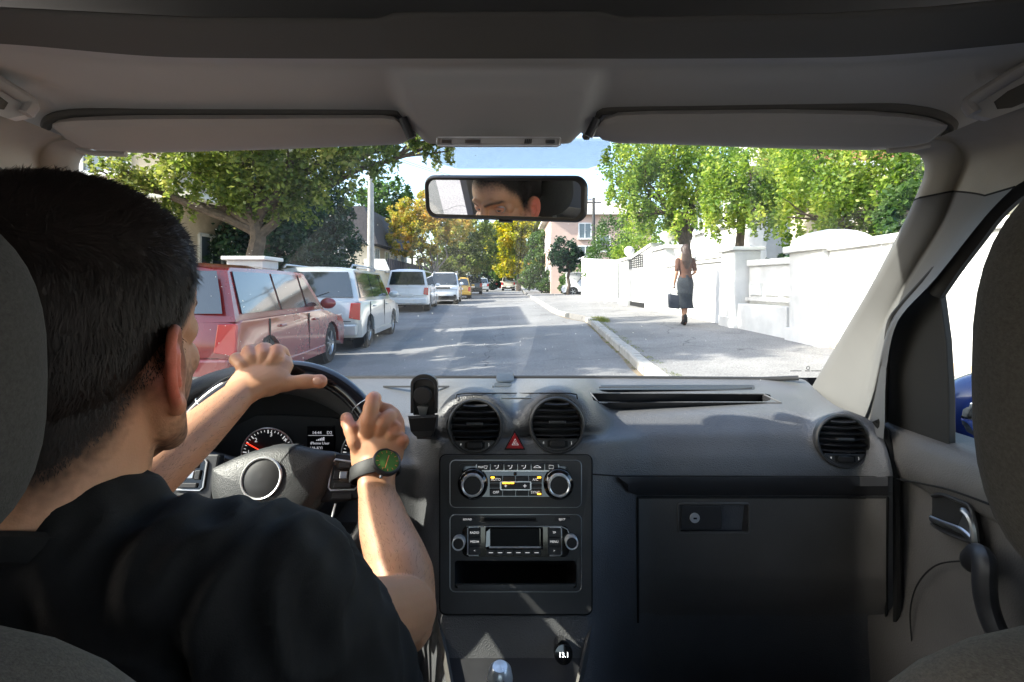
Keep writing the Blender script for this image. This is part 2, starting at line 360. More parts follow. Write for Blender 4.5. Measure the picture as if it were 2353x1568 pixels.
# ---- dashboard as one moulded surface: depth D for every direction
TP = [(868, 1.25), (890, 1.18), (905, 1.12), (925, 1.05), (950, .985), (1000, .94), (1050, .918), (1095, .91), (1140, .912), (1330, .93), (1450, .97), (1600, 1.03)]
TC = [(868, 1.25), (1045, .865), (1410, .805), (1600, .765)]
def Yc(v): return interp([(900, .895), (1045, .865), (1410, .805), (1600, .765)], v)
VENTS = [(1092, 980, 64), (1280, 976, 64), (1937, 1014, 60)]
def D(u, v):
    yp = interp(TP, v)
    w = sm(945, 1012, u) * (1 - sm(1350, 1500, u))
    fw = sm(985, 1012, v)
    for cu, cv, r in VENTS[:2]:
        d = math.hypot(u - cu, v - cv) if v < cv else abs(u - cu)
        fw = max(fw, (1 - sm(78, 135, d)) if v < cv + 20 else 0)
    y = lerp(yp, min(yp, Yc(v)), w * fw)
    cu, cv, r = VENTS[2]; d = math.hypot(u - cu, (v - cv)); y = lerp(y, min(y, .925 - (v - cv) * .0002), 1 - sm(62, 92, d))
    if u > 1960: y -= .05 * sm(1960, 2056, u)
    if u < 960 and v > 1060: y = lerp(y, .90, 1)
    return y
def vtop(u): return interp([(1850, 868), (1880, 900), (1920, 932), (1990, 957), (2020, 980), (2045, 1040), (2056, 1110)], u)
BIN = (612, 1100, 318, 255)      # instrument hood ellipse
def inbin(u, v, k=1.0): return ((u - BIN[0]) / (BIN[2] * k)) ** 2 + ((v - BIN[1]) / (BIN[3] * k)) ** 2 < 1
CUB = (1045, 1288, 1325, 1352); GH = (1563, 1162, 1716, 1219)
holes = lambda u, v: any(math.hypot(u - a, v - b) < r - 5 for a, b, r in VENTS) or inbin(u, v, .93) or (CUB[0] + 5 < u < CUB[2] - 5 and CUB[1] + 5 < v < CUB[3] - 5) or (1366 < u < 1770 and 908 < v < 922) or (1055 < u < 1320 and 1065 < v < 1150 and False)
mb = MB(); us = [230 + 9 * i for i in range(204)]; us = [u for u in us if u < 2056] + [2056]; NV = 100
idx = {}
vs = []; uvq = []
for i, u in enumerate(us):
    for j in range(NV + 1):
        t = j / NV; v = lerp(vtop(u), 1600, t ** 1.15)
        vs.append(P(u, v, D(u, v))); uvq.append((u, v))
fs = []
for i in range(len(us) - 1):
    for j in range(NV):
        q = [i * (NV + 1) + j, (i + 1) * (NV + 1) + j, (i + 1) * (NV + 1) + j + 1, i * (NV + 1) + j + 1]
        cu = sum(uvq[k][0] for k in q) / 4; cv = sum(uvq[k][1] for k in q) / 4
        if not holes(cu, cv): fs.append(tuple(q))
mb.add(vs, fs)
dash = mb.build('dashboard', M['dash'], car, autos=None)
tag(dash, 'dark grey grained dashboard with a bluish sheen')
sb = dash.modifiers.new('s', 'SMOOTH'); sb.iterations = 9; sb.factor = .5
# cowl behind the dashboard down to the firewall, keeps daylight out of the footwell
mb = MB()
mb.grid([[P(u, 868, 1.25) for u in range(60, 2060, 100)], [P(u, 868, 1.25) + Vector((0, .10, -.06)) for u in range(60, 2060, 100)], [P(u, 868, 1.25) + Vector((0, .12, -.9)) for u in range(60, 2060, 100)]])
mb.build('firewall', M['floor'], car)
mb = MB(); mb.box2((-.80, -1.9, .33), (.80, 1.45, .36)); mb.box2((-.80, 1.40, .33), (.80, 1.43, .98))
mb.build('cabin_floor', M['floor'], car)

def patch(name, poly, off, mt, parent=car, depth=D, thick=.004, bevel=.0, rows=None, smooth=False):
    """plate in front of the dashboard following a depth function"""
    pts = [P(u, v, depth(u, v) - off) for u, v in poly]
    return MB().prism(pts, (0, thick, 0)).build(name, mt, parent, smooth=smooth, bevel=bevel)
def rr(u0, v0, u1, v1, r=6, n=4):
    out = []
    for (cx, cy, a0) in ((u1 - r, v0 + r, -90), (u1 - r, v1 - r, 0), (u0 + r, v1 - r, 90), (u0 + r, v0 + r, 180)):
        for i in range(n + 1): a = R(a0 + 90 * i / n); out.append((cx + r * math.cos(a), cy + r * math.sin(a)))
    return out
def uvtube(name, pts, off, rad, mt, parent=car, depth=D, closed=False, n=6, sub=1):
    if sub > 1:
        q = []
        for a, b in zip(pts, pts[1:] + (pts[:1] if closed else [])):
            for i in range(sub): q.append((lerp(a[0], b[0], i / sub), lerp(a[1], b[1], i / sub)))
        if not closed: q.append(pts[-1])
        pts = q
    return MB().tube([P(u, v, depth(u, v) - off) for u, v in pts], rad, n, closed=closed).build(name, mt, parent)
def spline(pts, n=8):
    out = []
    P4 = lambda p0, p1, p2, p3, t: tuple(.5 * ((2 * b) + (c - a) * t + (2 * a - 5 * b + 4 * c - d) * t * t + (3 * b - a - 3 * c + d) * t ** 3) for a, b, c, d in zip(p0, p1, p2, p3))
    pp = [pts[0]] + list(pts) + [pts[-1]]
    for i in range(len(pts) - 1):
        for k in range(n): out.append(P4(pp[i], pp[i + 1], pp[i + 2], pp[i + 3], k / n))
    out.append(tuple(pts[-1])); return out
# top of dash details
dv = part('defroster_vent')
patch('slot', [(880, 887), (1134, 887), (1134, 891), (880, 891)], .0015, M['seam'], dv, thick=.002)
patch('slot', rr(1186, 885, 1735, 896, 4), .0012, M['trim'], dv, thick=.002)
patch('slot', [(1190, 888.5), (1728, 890), (1728, 894), (1190, 892)], .003, M['seam'], dv, thick=.002)
patch('sensor_block', rr(1140, 862, 1181, 878, 4), .01, M['trim'], car, thick=.03, bevel=.003)
patch('speaker_cover', rr(1136, 881, 1180, 889, 2), .004, M['trim'], car, thick=.004, bevel=.001)
for pts in ([(1047, 918), (1050, 907), (1070, 904), (1310, 904), (1325, 907), (1327, 918)], [(1330, 1088), (1420, 1094), (2054, 1096)]):
    uvtube('panel_seam', pts, .0008, .0011, M['seam'], sub=8)
patch('badge_slot', [(1150, 914), (1222, 914), (1218, 917.5), (1154, 917.5)], .002, M['chrome_d'], thick=.001)
# tray recess in front of the passenger
tr = part('storage_tray')
mb = MB(); o1 = [(1360, 905), (1752, 907), (1790, 925), (1378, 925)]
a = [P(u, v, D(u, v) - .001) for u, v in o1]; b = [p + Vector((0, 0.02, -.035)) for p in a]
mb.add(a + b, [(4, 5, 6, 7), (0, 1, 5, 4), (1, 2, 6, 5), (2, 3, 7, 6), (3, 0, 4, 7)]); mb.build('recess', M['trim'], tr, smooth=False)
uvtube('rim', [(1357, 904), (1754, 906), (1795, 926), (1375, 926)], .001, .0018, M['dash'], tr, closed=True, sub=6)
MB().tube([P(1423, 914, 1.07), P(1423, 914, 1.085)], .005, 12).build('screw', M['chrome_d'], tr)
# trim strip, glovebox
mb = MB(); top = [(u, 1096 + 0) for u in np.linspace(1422, 2040, 30)]
bot = [(u, interp([(1422, 1099), (1428, 1118), (1440, 1130), (1465, 1138), (2055, 1139)], u)) for u, _ in top]
mid = [(a[0], (a[1] + b[1]) / 2) for a, b in zip(top, bot)]
mb.grid([[P(u, v, D(u, v) + .004) for u, v in top], [P(u, v + .6, D(u, v) - .010) for u, v in top], [P(u, v, D(u, v) - .013) for u, v in mid], [P(u, v, D(u, v) - .004) for u, v in bot], [P(u, v, D(u, v) + .01) for u, v in bot]])
tag(mb.build('trim_strip', M['trim'], car), 'smooth black trim strip above the glovebox')
gb = part('glovebox')
mb = MB(); gu = list(np.linspace(1468, 2036, 60)); gv = list(np.linspace(1146, 1440, 40)); vs = []; fs = []
for u in gu:
    for v in gv: vs.append(P(u, v, D(u, v) - .006 + .010 * sm(1380, 1440, v)))
for i in range(59):
    for j in range(39):
        cu, cv = gu[i] + 5, gv[j] + 4
        if GH[0] - 3 < cu < GH[2] + 3 and GH[1] - 2 < cv < GH[3] + 2: continue
        fs.append((i * 40 + j, (i + 1) * 40 + j, (i + 1) * 40 + j + 1, i * 40 + j + 1))
mb.add(vs, fs); mb.build('lid', M['dash_low'], gb, autos=None)
for pts in ([(1466, 1142), (1466, 1430)], [(1466, 1143), (2040, 1144)], [(2039, 1143), (2036, 1440)]): uvtube('seam', pts, .0035, .0022, M['seam'], gb, sub=12)
gd = lambda u, v: D(u, v) - .007
mb = MB(); a = [P(u, v, gd(u, v)) for u, v in [(GH[0] - 5, GH[1] - 5), (GH[2] + 5, GH[1] - 5), (GH[2] - 2, GH[3] + 4), (GH[0] - 5, GH[3] + 4)]]; b = [p + Vector((0, .022, 0)) for p in [P(u, v, gd(u, v)) for u, v in [(GH[0], GH[1]), (GH[2] - 12, GH[1]), (GH[2] - 22, GH[3]), (GH[0], GH[3])]]]
mb.add(a + b, [(4, 5, 6, 7), (0, 1, 5, 4), (1, 2, 6, 5), (2, 3, 7, 6), (3, 0, 4, 7)]); mb.build('latch_recess', M['trim'], gb, smooth=False)
uvtube('recess_edge', rr(GH[0] - 5, GH[1] - 5, GH[2] + 5, GH[3] + 5, 6), -.001, .002, M['dash_low'], gb, depth=gd, closed=True)
patch('latch', rr(1565, 1163, 1659, 1217, 3), .002, M['stack'], gb, depth=lambda u, v: gd(1600, 1190), thick=.012, bevel=.001)
lc = P(1596, 1190, gd(1600, 1190) - .002)
MB().lathe([(.0001, .0028), (.0082, .0028), (.0088, .0018), (.0088, -.002)], lc, (0, -1, 0), 24).build('lock', M['chrome'], gb)
MB().box(lc + Vector((0, -.003, 0)), (.006, .001, .0028)).build('keyhole', M['seam'], gb)

# ---- round air vents
def text(name, body, p, h, mt, parent, tilt=0, align='CENTER', ext=.0002, sx=1, yaw=0):
    c = bpy.data.curves.new(name, 'FONT'); c.body = body; c.size = h * 1.38; c.align_x = align; c.align_y = 'CENTER'; c.extrude = ext; c.resolution_u = 2
    o = bpy.data.objects.new(name, c); C.objects.link(o)
    me = bpy.data.meshes.new_from_object(o.evaluated_get(bpy.context.evaluated_depsgraph_get())); bpy.data.objects.remove(o)
    me.transform(Matrix.Translation(p) @ Matrix.Rotation(yaw, 4, 'Z') @ Matrix.Rotation(R(90) - tilt, 4, 'X') @ Matrix.Diagonal((sx, 1, 1, 1)))
    return link_mesh(name, me, mt, parent, smooth=False)
def vent(u, v, rpx, Y, tilt, yaw=0, zero=True, lab=None):
    g = part('air_vent'); c = P(u, v, Y); r = rpx / F * Y; rot = Matrix.Rotation(yaw, 3, 'Z') @ Matrix.Rotation(-tilt, 3, 'X')
    L = lambda x, y, z: c + rot @ Vector((x, y, z))      # local: x right, y away, z up
    ax = rot @ Vector((0, -1, 0))
    MB().lathe([(r * 1.06, -.010), (r * 1.05, .0005), (r * 1.0, .0032), (r * .95, .0030), (r * .91, -.002), (r * .90, -.016)], c, ax, 56).build('bezel', M['stack'], g)
    MB().lathe([(.00001, -.022), (r * .93, -.022), (r * .93, -.014)], c, ax, 40).build('duct', M['black'], g)
    zc = -.50 * r                                          # chord below which the thumbwheel plate sits
    # lower plate
    pts = []; a0 = math.asin(zc / (r * .92))
    for i in range(17): a = math.pi - a0 + (math.pi + 2 * a0) * i / 16; pts.append((r * .92 * math.cos(a), r * .92 * math.sin(a)))
    MB().prism([L(x, -.0015, z) for x, z in pts], rot @ Vector((0, .004, 0))).build('lower_plate', M['stack'], g, smooth=False)
    hw = r * .30
    MB().box(L(0, -.002, zc - r * .17), (hw * 2.5, .003, r * .22), rot).build('wheel_slot', M['seam'], g, smooth=False)
    mb = MB(); mb.lathe([(.0001, -hw), (r * .20, -hw), (r * .24, -hw * .8), (r * .25, 0), (r * .24, hw * .8), (r * .20, hw), (.0001, hw)], L(0, .006, zc - r * .17), rot @ Vector((1, 0, 0)), 30)
    mb.build('thumbwheel', M['trim'], g)
    mb = MB()
    for k in range(15): mb.box(L(-hw * .85 + k * hw * 1.7 / 14, -.0065, zc - r * .17), (.0007, .002, r * .16), rot)
    mb.build('wheel_ribs', M['button'], g, smooth=False)
    text('marking', '0', L(-r * .52, -.0022, zc - r * .14), .0035, M['print'], g, tilt)
    text('marking', '}', L(r * .52, -.0022, zc - r * .14), .004, M['print'], g, tilt)
    n = 6
    for k in range(n):
        z = zc + r * .10 + (r * .88 - zc - r * .02) * (k + .35) / n; h = math.sqrt(max(0, (r * .92) ** 2 - z * z))
        pts = [L(x, -.001 + .010 * (x / r) ** 2, z - .0015 * (1 - (x / h) ** 2)) for x in np.linspace(-h, h, 11)]
        MB().tube(pts, [.0085] * 11, 8, rb=[.0011] * 11, up=rot @ Vector((0, -.25, 1))).build('slat', M['trim'], g)
    MB().box(L(0, -.006, .10 * r), (r * .62, .012, r * .10), rot).build('slider', M['stack'], g, smooth=False, bevel=.001)
    uvr = r * .955
    MB().tube([L(-r * .9 * math.cos(a0), -.002, zc), L(r * .9 * math.cos(a0), -.002, zc)], .0011, 6).build('edge', M['stack'], g)
    return g
vent(1092, 981, 61, .878, R(14))
vent(1280, 977, 61, .876, R(14))
vent(1937, 1014, 58, .916, R(8), R(-4))
# hazard switch
hz = part('hazard_switch'); hd = lambda u, v: Yc(v)
patch('surround', [(1183, 990), (1207, 1034), (1159, 1034)], .002, M['seam'], hz, depth=hd, thick=.004)
patch('button', [(1183, 995), (1203.5, 1031.5), (1162.5, 1031.5)], .004, M['redbtn'], hz, depth=hd, thick=.004, bevel=.0012)
uvtube('triangle_mark', [(1184, 1009), (1191, 1023), (1177, 1023)], .0052, .0005, M['print'], hz, depth=hd, closed=True)
uvtube('triangle_mark', [(1184, 1015), (1187, 1020.5), (1181, 1020.5)], .0052, .0004, M['print'], hz, depth=hd, closed=True)

# ---- centre console plate
cd = lambda u, v: Yc(v)
mb = MB(); cp = rr(1011, 1046, 1360, 1412, 14); tl = R(9)
def plate(name, poly, off, mt, parent, thick=.004, bevel=.0, smooth=False): return patch(name, poly, off, mt, parent, depth=cd, thick=thick, bevel=bevel, smooth=smooth)
def frame(name, outer, inner, off, mt, parent, thick=.004, bevel=0, depth=cd, inn=0):
    n = len(outer); a = [P(u, v, depth(u, v) - off) for u, v in outer]; b = [P(u, v, depth(u, v) - off + inn) for u, v in inner]; t = Vector((0, thick, 0))
    vs = a + b + [p + t for p in a] + [p + t for p in b]; fs = []
    for i in range(n): j = (i + 1) % n; fs += [(i, j, n + j, n + i), (2 * n + i, 2 * n + j, j, i), (n + i, n + j, 3 * n + j, 3 * n + i)]
    return MB().add(vs, fs).build(name, mt, parent, smooth=False, bevel=bevel)
st = part('centre_stack')
uvtube('seam', cp, .002, .0016, M['seam'], st, depth=cd, closed=True)
frame('fascia', rr(1012, 1047, 1359, 1411, 13), rr(1045, 1289, 1325, 1352, 7), .005, M['stack'], st, thick=.006)
cc = part('climate_panel')
uvtube('groove', rr(1034, 1058, 1336, 1166, 12), .0052, .0009, M['chrome_d'], cc, depth=cd, closed=True)
plate('panel', rr(1035, 1059, 1335, 1165, 11), .0064, M['stack'], cc, thick=.003)
plate('panel_inner', rr(1054, 1066, 1316, 1146, 10), .0078, M['stack'], cc, thick=.003)
plate('gloss_panel', rr(1062, 1072, 1306, 1142, 8), .0088, M['gloss'], cc, thick=.002)
plate('button_surround', rr(1093, 1068, 1285, 1084, 3), .0100, M['chrome'], cc, thick=.003)
for k in range(6):
    u0 = 1096 + k * 31.3; plate('button', rr(u0, 1066, u0 + 30, 1081, 2), .0122, M['button'], cc, thick=.005, bevel=.0006)
text('lettering', 'MAX', P(1105, 1074, Yc(1074) - .0127), .0032, M['print'], cc, tl)
def symb(pts, v0, closed=True, mt='print', r=.00035, off=.0128, name='symbol'): return uvtube(name, pts, off, r, M[mt], cc, depth=lambda u, v: Yc(v), closed=closed)
symb([(1112, 1071), (1120, 1071), (1118, 1077), (1114, 1077)], 0)
for k in (1, 2, 3):
    u = 1096 + k * 31.3 + 14; symb([(u + 4, 1069), (u + 3, 1075), (u - 2, 1077.5)], 0, False, r=.0006); symb([(u - 6, 1071), (u - 1, 1071)], 0, False)
u = 1096 + 4 * 31.3 + 14; symb([(u - 9, 1075), (u - 6, 1072), (u, 1070), (u + 5, 1073), (u + 8, 1075)], 0)
u = 1096 + 5 * 31.3 + 14; symb([(u - 5, 1070), (u + 5, 1070), (u + 5, 1077), (u - 5, 1077)], 0)
def knob(name, u, v, r1, r2, off, parent, base=True, h=.018):
    c = P(u, v, Yc(v) - off); Y = Yc(v); r1 = r1 / F * Y; r2 = r2 / F * Y; ax = Vector((0, -math.cos(tl), math.sin(tl))); g = part(name, parent) if False else None
    if base: MB().lathe([(r2, -.004), (r2, h * .35), (r2 * .93, h * .5), (r1 * 1.03, h * .62)], c, ax, 48).build(name + '_base', M['gloss'], parent)
    MB().lathe([(r1 * 1.02, 0), (r1 * 1.02, h * .8), (r1 * .98, h), (r1 * .88, h * 1.04), (r1 * .80, h * .98), (r1 * .78, h * .9)], c, ax, 48).build(name + '_ring', M['chrome'], parent)
    MB().lathe([(r1 * .79, h * .5), (r1 * .79, h * .9), (r1 * .74, h * .96), (.0001, h * .97)], c, ax, 48).build(name + '_cap', M['trim'], parent)
knob('knob', 1087, 1111, 25, 34, .009, cc); knob('knob', 1283, 1111, 25, 34, .009, cc)
for cu in (1085, 1282):
    uvtube('arc_mark', [(cu - 13, 1084), (cu - 8, 1082), (cu - 1, 1081)], .0095, .0007, M['bluep'], cc, depth=cd)
    uvtube('arc_mark', [(cu + 1, 1081), (cu + 8, 1082), (cu + 14, 1084)], .0095, .0007, M['redp'], cc, depth=cd)
    text('temperature_mark', '22', P(cu - 14, 1092, Yc(1092) - .0175), .0022, M['amber'], cc, tl, yaw=.0)
grid_b = [(1125, 1095, 1154, 1110, 'AUTO'), (1155.5, 1095, 1184, 1110, ''), (1185.5, 1095, 1214, 1110, ''), (1215.5, 1095, 1245, 1110, 'A/C'), (1125, 1112, 1148, 1122, ''), (1222, 1112, 1245, 1122, ''), (1125, 1124, 1154, 1140, 'OFF'), (1155.5, 1124, 1184, 1140, ''), (1185.5, 1124, 1214, 1140, ''), (1215.5, 1124, 1245, 1140, 'SYNC')]
for a, b, c_, d, t in grid_b:
    plate('button', rr(a, b, c_, d, 1.5), .0112, M['button'], cc, thick=.004, bevel=.0005)
    if t: text('lettering', t, P((a + c_) / 2, (b + d) / 2, Yc((b + d) / 2) - .0117), .0042, M['print'], cc, tl)
frame('fan_surround', rr(1149, 1107, 1221, 1127, 3), rr(1152, 1109, 1218, 1125, 2), .0128, M['chrome'], cc)
plate('button', rr(1152, 1109, 1218, 1125, 2), .0135, M['button'], cc, thick=.004, bevel=.0005)
for u, w in ((1162, 3), (1206, 4)):
    symb([(u - w, 1117), (u + w, 1117)], 0, False, off=.0142, r=.0005); symb([(u, 1117 - w), (u, 1117 + w)], 0, False, off=.0142, r=.0005)
for u, v in ((1128, 1096.5), (1235, 1096.5), (1235, 1134.5), (1155, 1109.5), (1164, 1109.5), (1173, 1109.5)):
    plate('indicator_light', [(u, v), (u + 8, v), (u + 8, v + 2.6), (u, v + 2.6)], .0146, M['amber'], cc, thick=.001)
MB().ell(P(1184, 1089, Yc(1089) - .009), (.003, .003, .003)).build('sensor', M['gloss'], cc)
# radio
rd = part('radio')
uvtube('groove', rr(1034, 1183, 1336, 1360, 12), .0052, .0009, M['chrome_d'], rd, depth=cd, closed=True)
frame('panel', rr(1036, 1185, 1334, 1282, 9), rr(1037, 1186, 1333, 1281, 8), .0064, M['stack'], rd)
plate('face', rr(1037, 1186, 1333, 1281, 8), .0064, M['stack'], rd)
plate('disc_slot', [(1104, 1191), (1232, 1191), (1232, 1197), (1104, 1197)], .0078, M['seam'], rd, thick=.002)
uvtube('slot_lip', [(1100, 1199), (1236, 1199)], .0085, .0008, M['stack'], rd, depth=cd)
for a, b, t in ((1056, 1094, 'SOUND'), (1274, 1311, 'EJECT')):
    plate('button', rr(a, 1190, b, 1198, 3), .009, M['button'], rd, thick=.004, bevel=.0005); text('lettering', t, P((a + b) / 2 - 1, 1194, Yc(1194) - .0098), .0030, M['print'], rd, tl)
plate('gloss_face', rr(1062, 1210, 1308, 1280, 14), .0085, M['gloss'], rd, thick=.002)
uvtube('upper_edge', [(1072, 1210), (1290, 1210), (1304, 1217), (1307, 1225)], .0092, .0008, M['chrome'], rd, depth=cd, sub=4)
for a, b, ts in ((1077, 1104, ('RADIO', 'MEDIA', '<')), (1259, 1288, ('TP', 'MENU', '>'))):
    s = 1 if a > 1200 else -1; ou = b + 2 if s > 0 else a - 2; iu = a + 4 if s > 0 else b - 4
    uvtube('chrome_edge', [(iu, 1212), (ou - s * 3, 1212), (ou, 1215), (ou, 1274), (ou - s * 3, 1277), (iu, 1277)], .0105, .0011, M['chrome'], rd, depth=cd)
    for k, t in enumerate(ts):
        v0 = 1215 + k * 20.7; plate('button', rr(a, v0, b, v0 + 19.3, 1.5), .0122, M['button'], rd, thick=.005, bevel=.0005)
        text('lettering', t, P((a + b) / 2, v0 + 9.6, Yc(v0 + 9) - .0128), .0035, M['print'], rd, tl)
frame('display_frame', rr(1115, 1213, 1248, 1263, 4), rr(1126, 1215, 1240, 1255, 2), .0108, M['gloss'], rd, inn=.003)
plate('display', rr(1126, 1215, 1240, 1256, 2), .0092, M['screen'], rd, thick=.001)
uvtube('display_edge', [(1124, 1258), (1242, 1258)], .0115, .0014, M['chrome'], rd, depth=cd)
plate('display_cheek', [(1116, 1258), (1118, 1222), (1126, 1216), (1126, 1255)], .0112, M['chrome_d'], rd, thick=.001)
for k in range(6):
    u0 = 1118 + k * 21; plate('button', rr(u0, 1263, u0 + 19.5, 1276, 1.5), .011, M['button'], rd, thick=.004, bevel=.0005)
    plate('dash_mark', [(u0 + 5, 1270), (u0 + 15, 1270), (u0 + 15, 1271.2), (u0 + 5, 1271.2)], .0116, M['print'], rd, thick=.0005)
knob('dial', 1055, 1244, 14.5, 18, .009, rd, base=False, h=.014); knob('dial', 1312, 1242, 14.5, 18, .009, rd, base=False, h=.014)
# cubby under the radio
cb = part('storage_cubby'); mb = MB()
a = [P(u, v, Yc(v) - .006) for u, v in ((1045, 1289), (1325, 1289), (1325, 1352), (1045, 1352))]; b = [P(u, v, Yc(v) + .10) for u, v in ((1068, 1297), (1302, 1297), (1302, 1345), (1068, 1345))]
mb.add(a + b, [(4, 5, 6, 7), (0, 1, 5, 4), (1, 2, 6, 5), (2, 3, 7, 6), (3, 0, 4, 7)]); mb.build('cubby_box', M['stack'], cb, smooth=False)
plate('cubby_lip', [(1046, 1344), (1324, 1344), (1316, 1352), (1054, 1352)], .0075, M['stack'], cb)
# lower console
lc_ = part('lower_console')
def LC(u, v): return interp([(1410, .83), (1480, .80), (1600, .74)], v)
mb = MB(); mb.grid([[P(u, v, LC(u, v) + .0) for u in np.linspace(a, b, 12)] for v, a, b in ((1405, 1010, 1362), (1430, 1012, 1358), (1500, 1024, 1340), (1600, 1045, 1318))]); mb.build('panel', M['trim'], lc_)
for s, pts in ((0, [(1010, 1410), (1016, 1440), (1030, 1500), (1048, 1600)]), (1, [(1360, 1410), (1352, 1440), (1338, 1500), (1316, 1600)])):
    mb = MB(); w = -16 if s == 0 else 16
    mb.grid([[P(u, v, LC(u, v) - .012) for u, v in pts], [P(u + w * .4, v, LC(u, v) - .016) for u, v in pts], [P(u + w, v, LC(u, v) + .0) for u, v in pts], [P(u + w * 1.4, v, LC(u, v) + .3) for u, v in pts]])
    mb.build('side_rail', M['dash_low'], lc_)
patch('ashtray_lid', rr(1071, 1424, 1250, 1492, 6), .006, M['stack'], lc_, depth=LC, thick=.008, bevel=.002)
mb = MB(); mb.tube([P(u, 1476 + 8 * math.sin(math.pi * (u - 1085) / 150), LC(u, 1476) - .008) for u in np.linspace(1085, 1238, 14)], .0022, 8, rb=.003); mb.build('lid_lip', M['dash_low'], lc_)
patch('side_cover', rr(1024, 1424, 1066, 1492, 4), .004, M['stack'], lc_, depth=LC, thick=.006, bevel=.001)
patch('blank_plate', rr(1262, 1424, 1322, 1450, 3), .004, M['stack'], lc_, depth=LC, thick=.006, bevel=.001)
sc = P(1286, 1472, LC(0, 1472) - .004); ax = Vector((0, -.94, .34))
MB().lathe([(.0145, -.01), (.0145, .004), (.0125, .005), (.0115, .001), (.0115, -.02)], sc, ax, 32).build('socket_ring', M['chrome_d'], lc_)
# steering-column shroud, lower dash left
# gear lever
gl = part('gear_lever'); g0 = P(1149, 1566, .62)
MB().lathe([(.0001, .022), (.009, .021), (.0135, .016), (.0155, .004), (.014, -.02), (.010, -.05), (.008, -.12)], g0, (0, -.15, 1), 28).build('knob', M['chrome'], gl)
text('shift_pattern', '1 3 5', g0 + Vector((0, -.0148, .012)), .004, M['seam'], gl, R(20)); MB().box(g0 + Vector((0, -.0155, .007)), (.016, .001, .0006)).build('shift_line', M['seam'], gl)
# charger plugged in the socket (a thing of its own)
ch = thing('car_charger', 'small black plug-in charger with a lit white number, in the round socket of the console', 'charger', sc)
MB().lathe([(.0095, -.01), (.0095, .012), (.0105, .014), (.0105, .045), (.0135, .049), (.0138, .064), (.0125, .067), (.0001, .0675)], sc, ax, 32).build('body', M['gloss'], ch)
wp = mat('lit_digits', (.8, .8, .8), .5, emit=(.9, .97, 1), es=1.1)
text('digits', '13.1', sc + ax * .0685 + Vector((0, 0, 0)), .0065, wp, ch, R(20))
MB().box(sc + ax * .03 + Vector((0, -.0105, .002)), (.007, .0012, .02)).build('usb_port', M['chrome_d'], ch)
# phone holder (a thing of its own)
ph = thing('phone_holder', 'empty black phone cradle clipped to the dashboard beside the instrument hood', 'phone holder', P(974, 1000, .84))
hy = .86
def hp(name, poly, y, th, mt, bv=.0015): return MB().prism([P(u, v, y) for u, v in poly], (0, th, 0)).build(name, mt, ph, smooth=False, bevel=bv)
outer = [(943, 950)] + [(974 + 31 * math.cos(R(a)), 884 - 24 * math.sin(R(a))) for a in range(180, -1, -15)] + [(1005, 950)]
inner = [(950, 950)] + [(974 + 24 * math.cos(R(a)), 888 - 18 * math.sin(R(a))) for a in range(180, -1, -15)] + [(998, 950)]
n = len(outer); a = [P(u, v, hy) for u, v in outer]; b = [P(u, v, hy) for u, v in inner]; t = Vector((0, .012, 0)); vs = a + b + [p + t for p in a] + [p + t for p in b]; fs = []
for i in range(n - 1): j = i + 1; fs += [(i, j, n + j, n + i), (2 * n + i, 2 * n + j, j, i), (n + i, n + j, 3 * n + j, 3 * n + i), (2 * n + i, 2 * n + j, 3 * n + j, 3 * n + i)]
MB().add(vs, fs).build('frame', M['trim'], ph, smooth=False, bevel=.001)
hp('back_plate', [(949, 955)] + inner[1:-1] + [(999, 955)], hy + .010, .006, M['stack'])
MB().lathe([(.0001, .006), (.0140, .006), (.0150, .004), (.0150, -.006)], P(971, 908, hy + .004), (0, -1, 0), 36).build('button', M['trim'], ph)
hp('clip', [(958, 934), (984, 934), (978, 956), (964, 956)], hy + .003, .006, M['chrome_d'])
mb = MB(); mb.grid([[P(940, 955, hy), P(940, 956, hy - .02), P(1003, 953, hy - .02), P(1005, 953, hy)], [P(941, 960, hy), P(941, 962, hy - .022), P(1002, 959, hy - .022), P(1005, 958, hy)], [P(945, 985, hy + .01), P(946, 990, hy - .012), P(996, 988, hy - .012), P(1003, 980, hy + .01)], [P(955, 998, hy + .03), P(955, 1000, hy + .01), P(990, 999, hy + .01), P(995, 990, hy + .03)]])
o = mb.build('lower_tray', M['stack'], ph, smooth=False); s_ = o.modifiers.new('s', 'SOLIDIFY'); s_.thickness = .002
hp('base', [(950, 985), (998, 985), (992, 1010), (958, 1010)], hy + .015, .05, M['trim'])
MB().box(P(1004, 900, hy + .005), (.004, .008, .014)).build('release_tab', M['trim'], ph, smooth=False, bevel=.001)
# ------------------------------------------------------------------ instruments and steering wheel
ib = part('instrument_binnacle')
def ringp(k, Y, dv=0, n=64, a0=-12, a1=192): return [P(BIN[0] + BIN[2] * k * math.cos(R(a)), BIN[1] + dv - BIN[3] * k * math.sin(R(a)), Y) for a in np.linspace(a0, a1, n)]
mb = MB(); mb.grid([ringp(1.02, 1.24, 8), ringp(1.035, 1.08, 0), ringp(1.03, .98, -1), ringp(1.005, .935, -1), ringp(.955, .92, 0), ringp(.90, .925, 2), ringp(.83, .97, 4), ringp(.80, 1.02, 6)])
o = mb.build('hood', M['dash'], ib, autos=None)
mb = MB(); mb.grid([ringp(.80, 1.02, 6), ringp(.70, 1.03, 8), [P(BIN[0] - 255 + 510 * i / 63, 1180, 1.03) for i in range(63, -1, -1)]]); mb.build('backing', M['black'], ib)
id_ = lambda u, v: 1.02
def dialp(name, poly, off, mt, th=.003, parent=ib): return MB().prism([P(u, v, 1.02 - off) for u, v in poly], (0, th, 0)).build(name, mt, parent, smooth=False)
def circ(cu, cv, r, n=40): return [(cu + r * math.cos(2 * math.pi * i / n), cv + r * math.sin(2 * math.pi * i / n)) for i in range(n)]
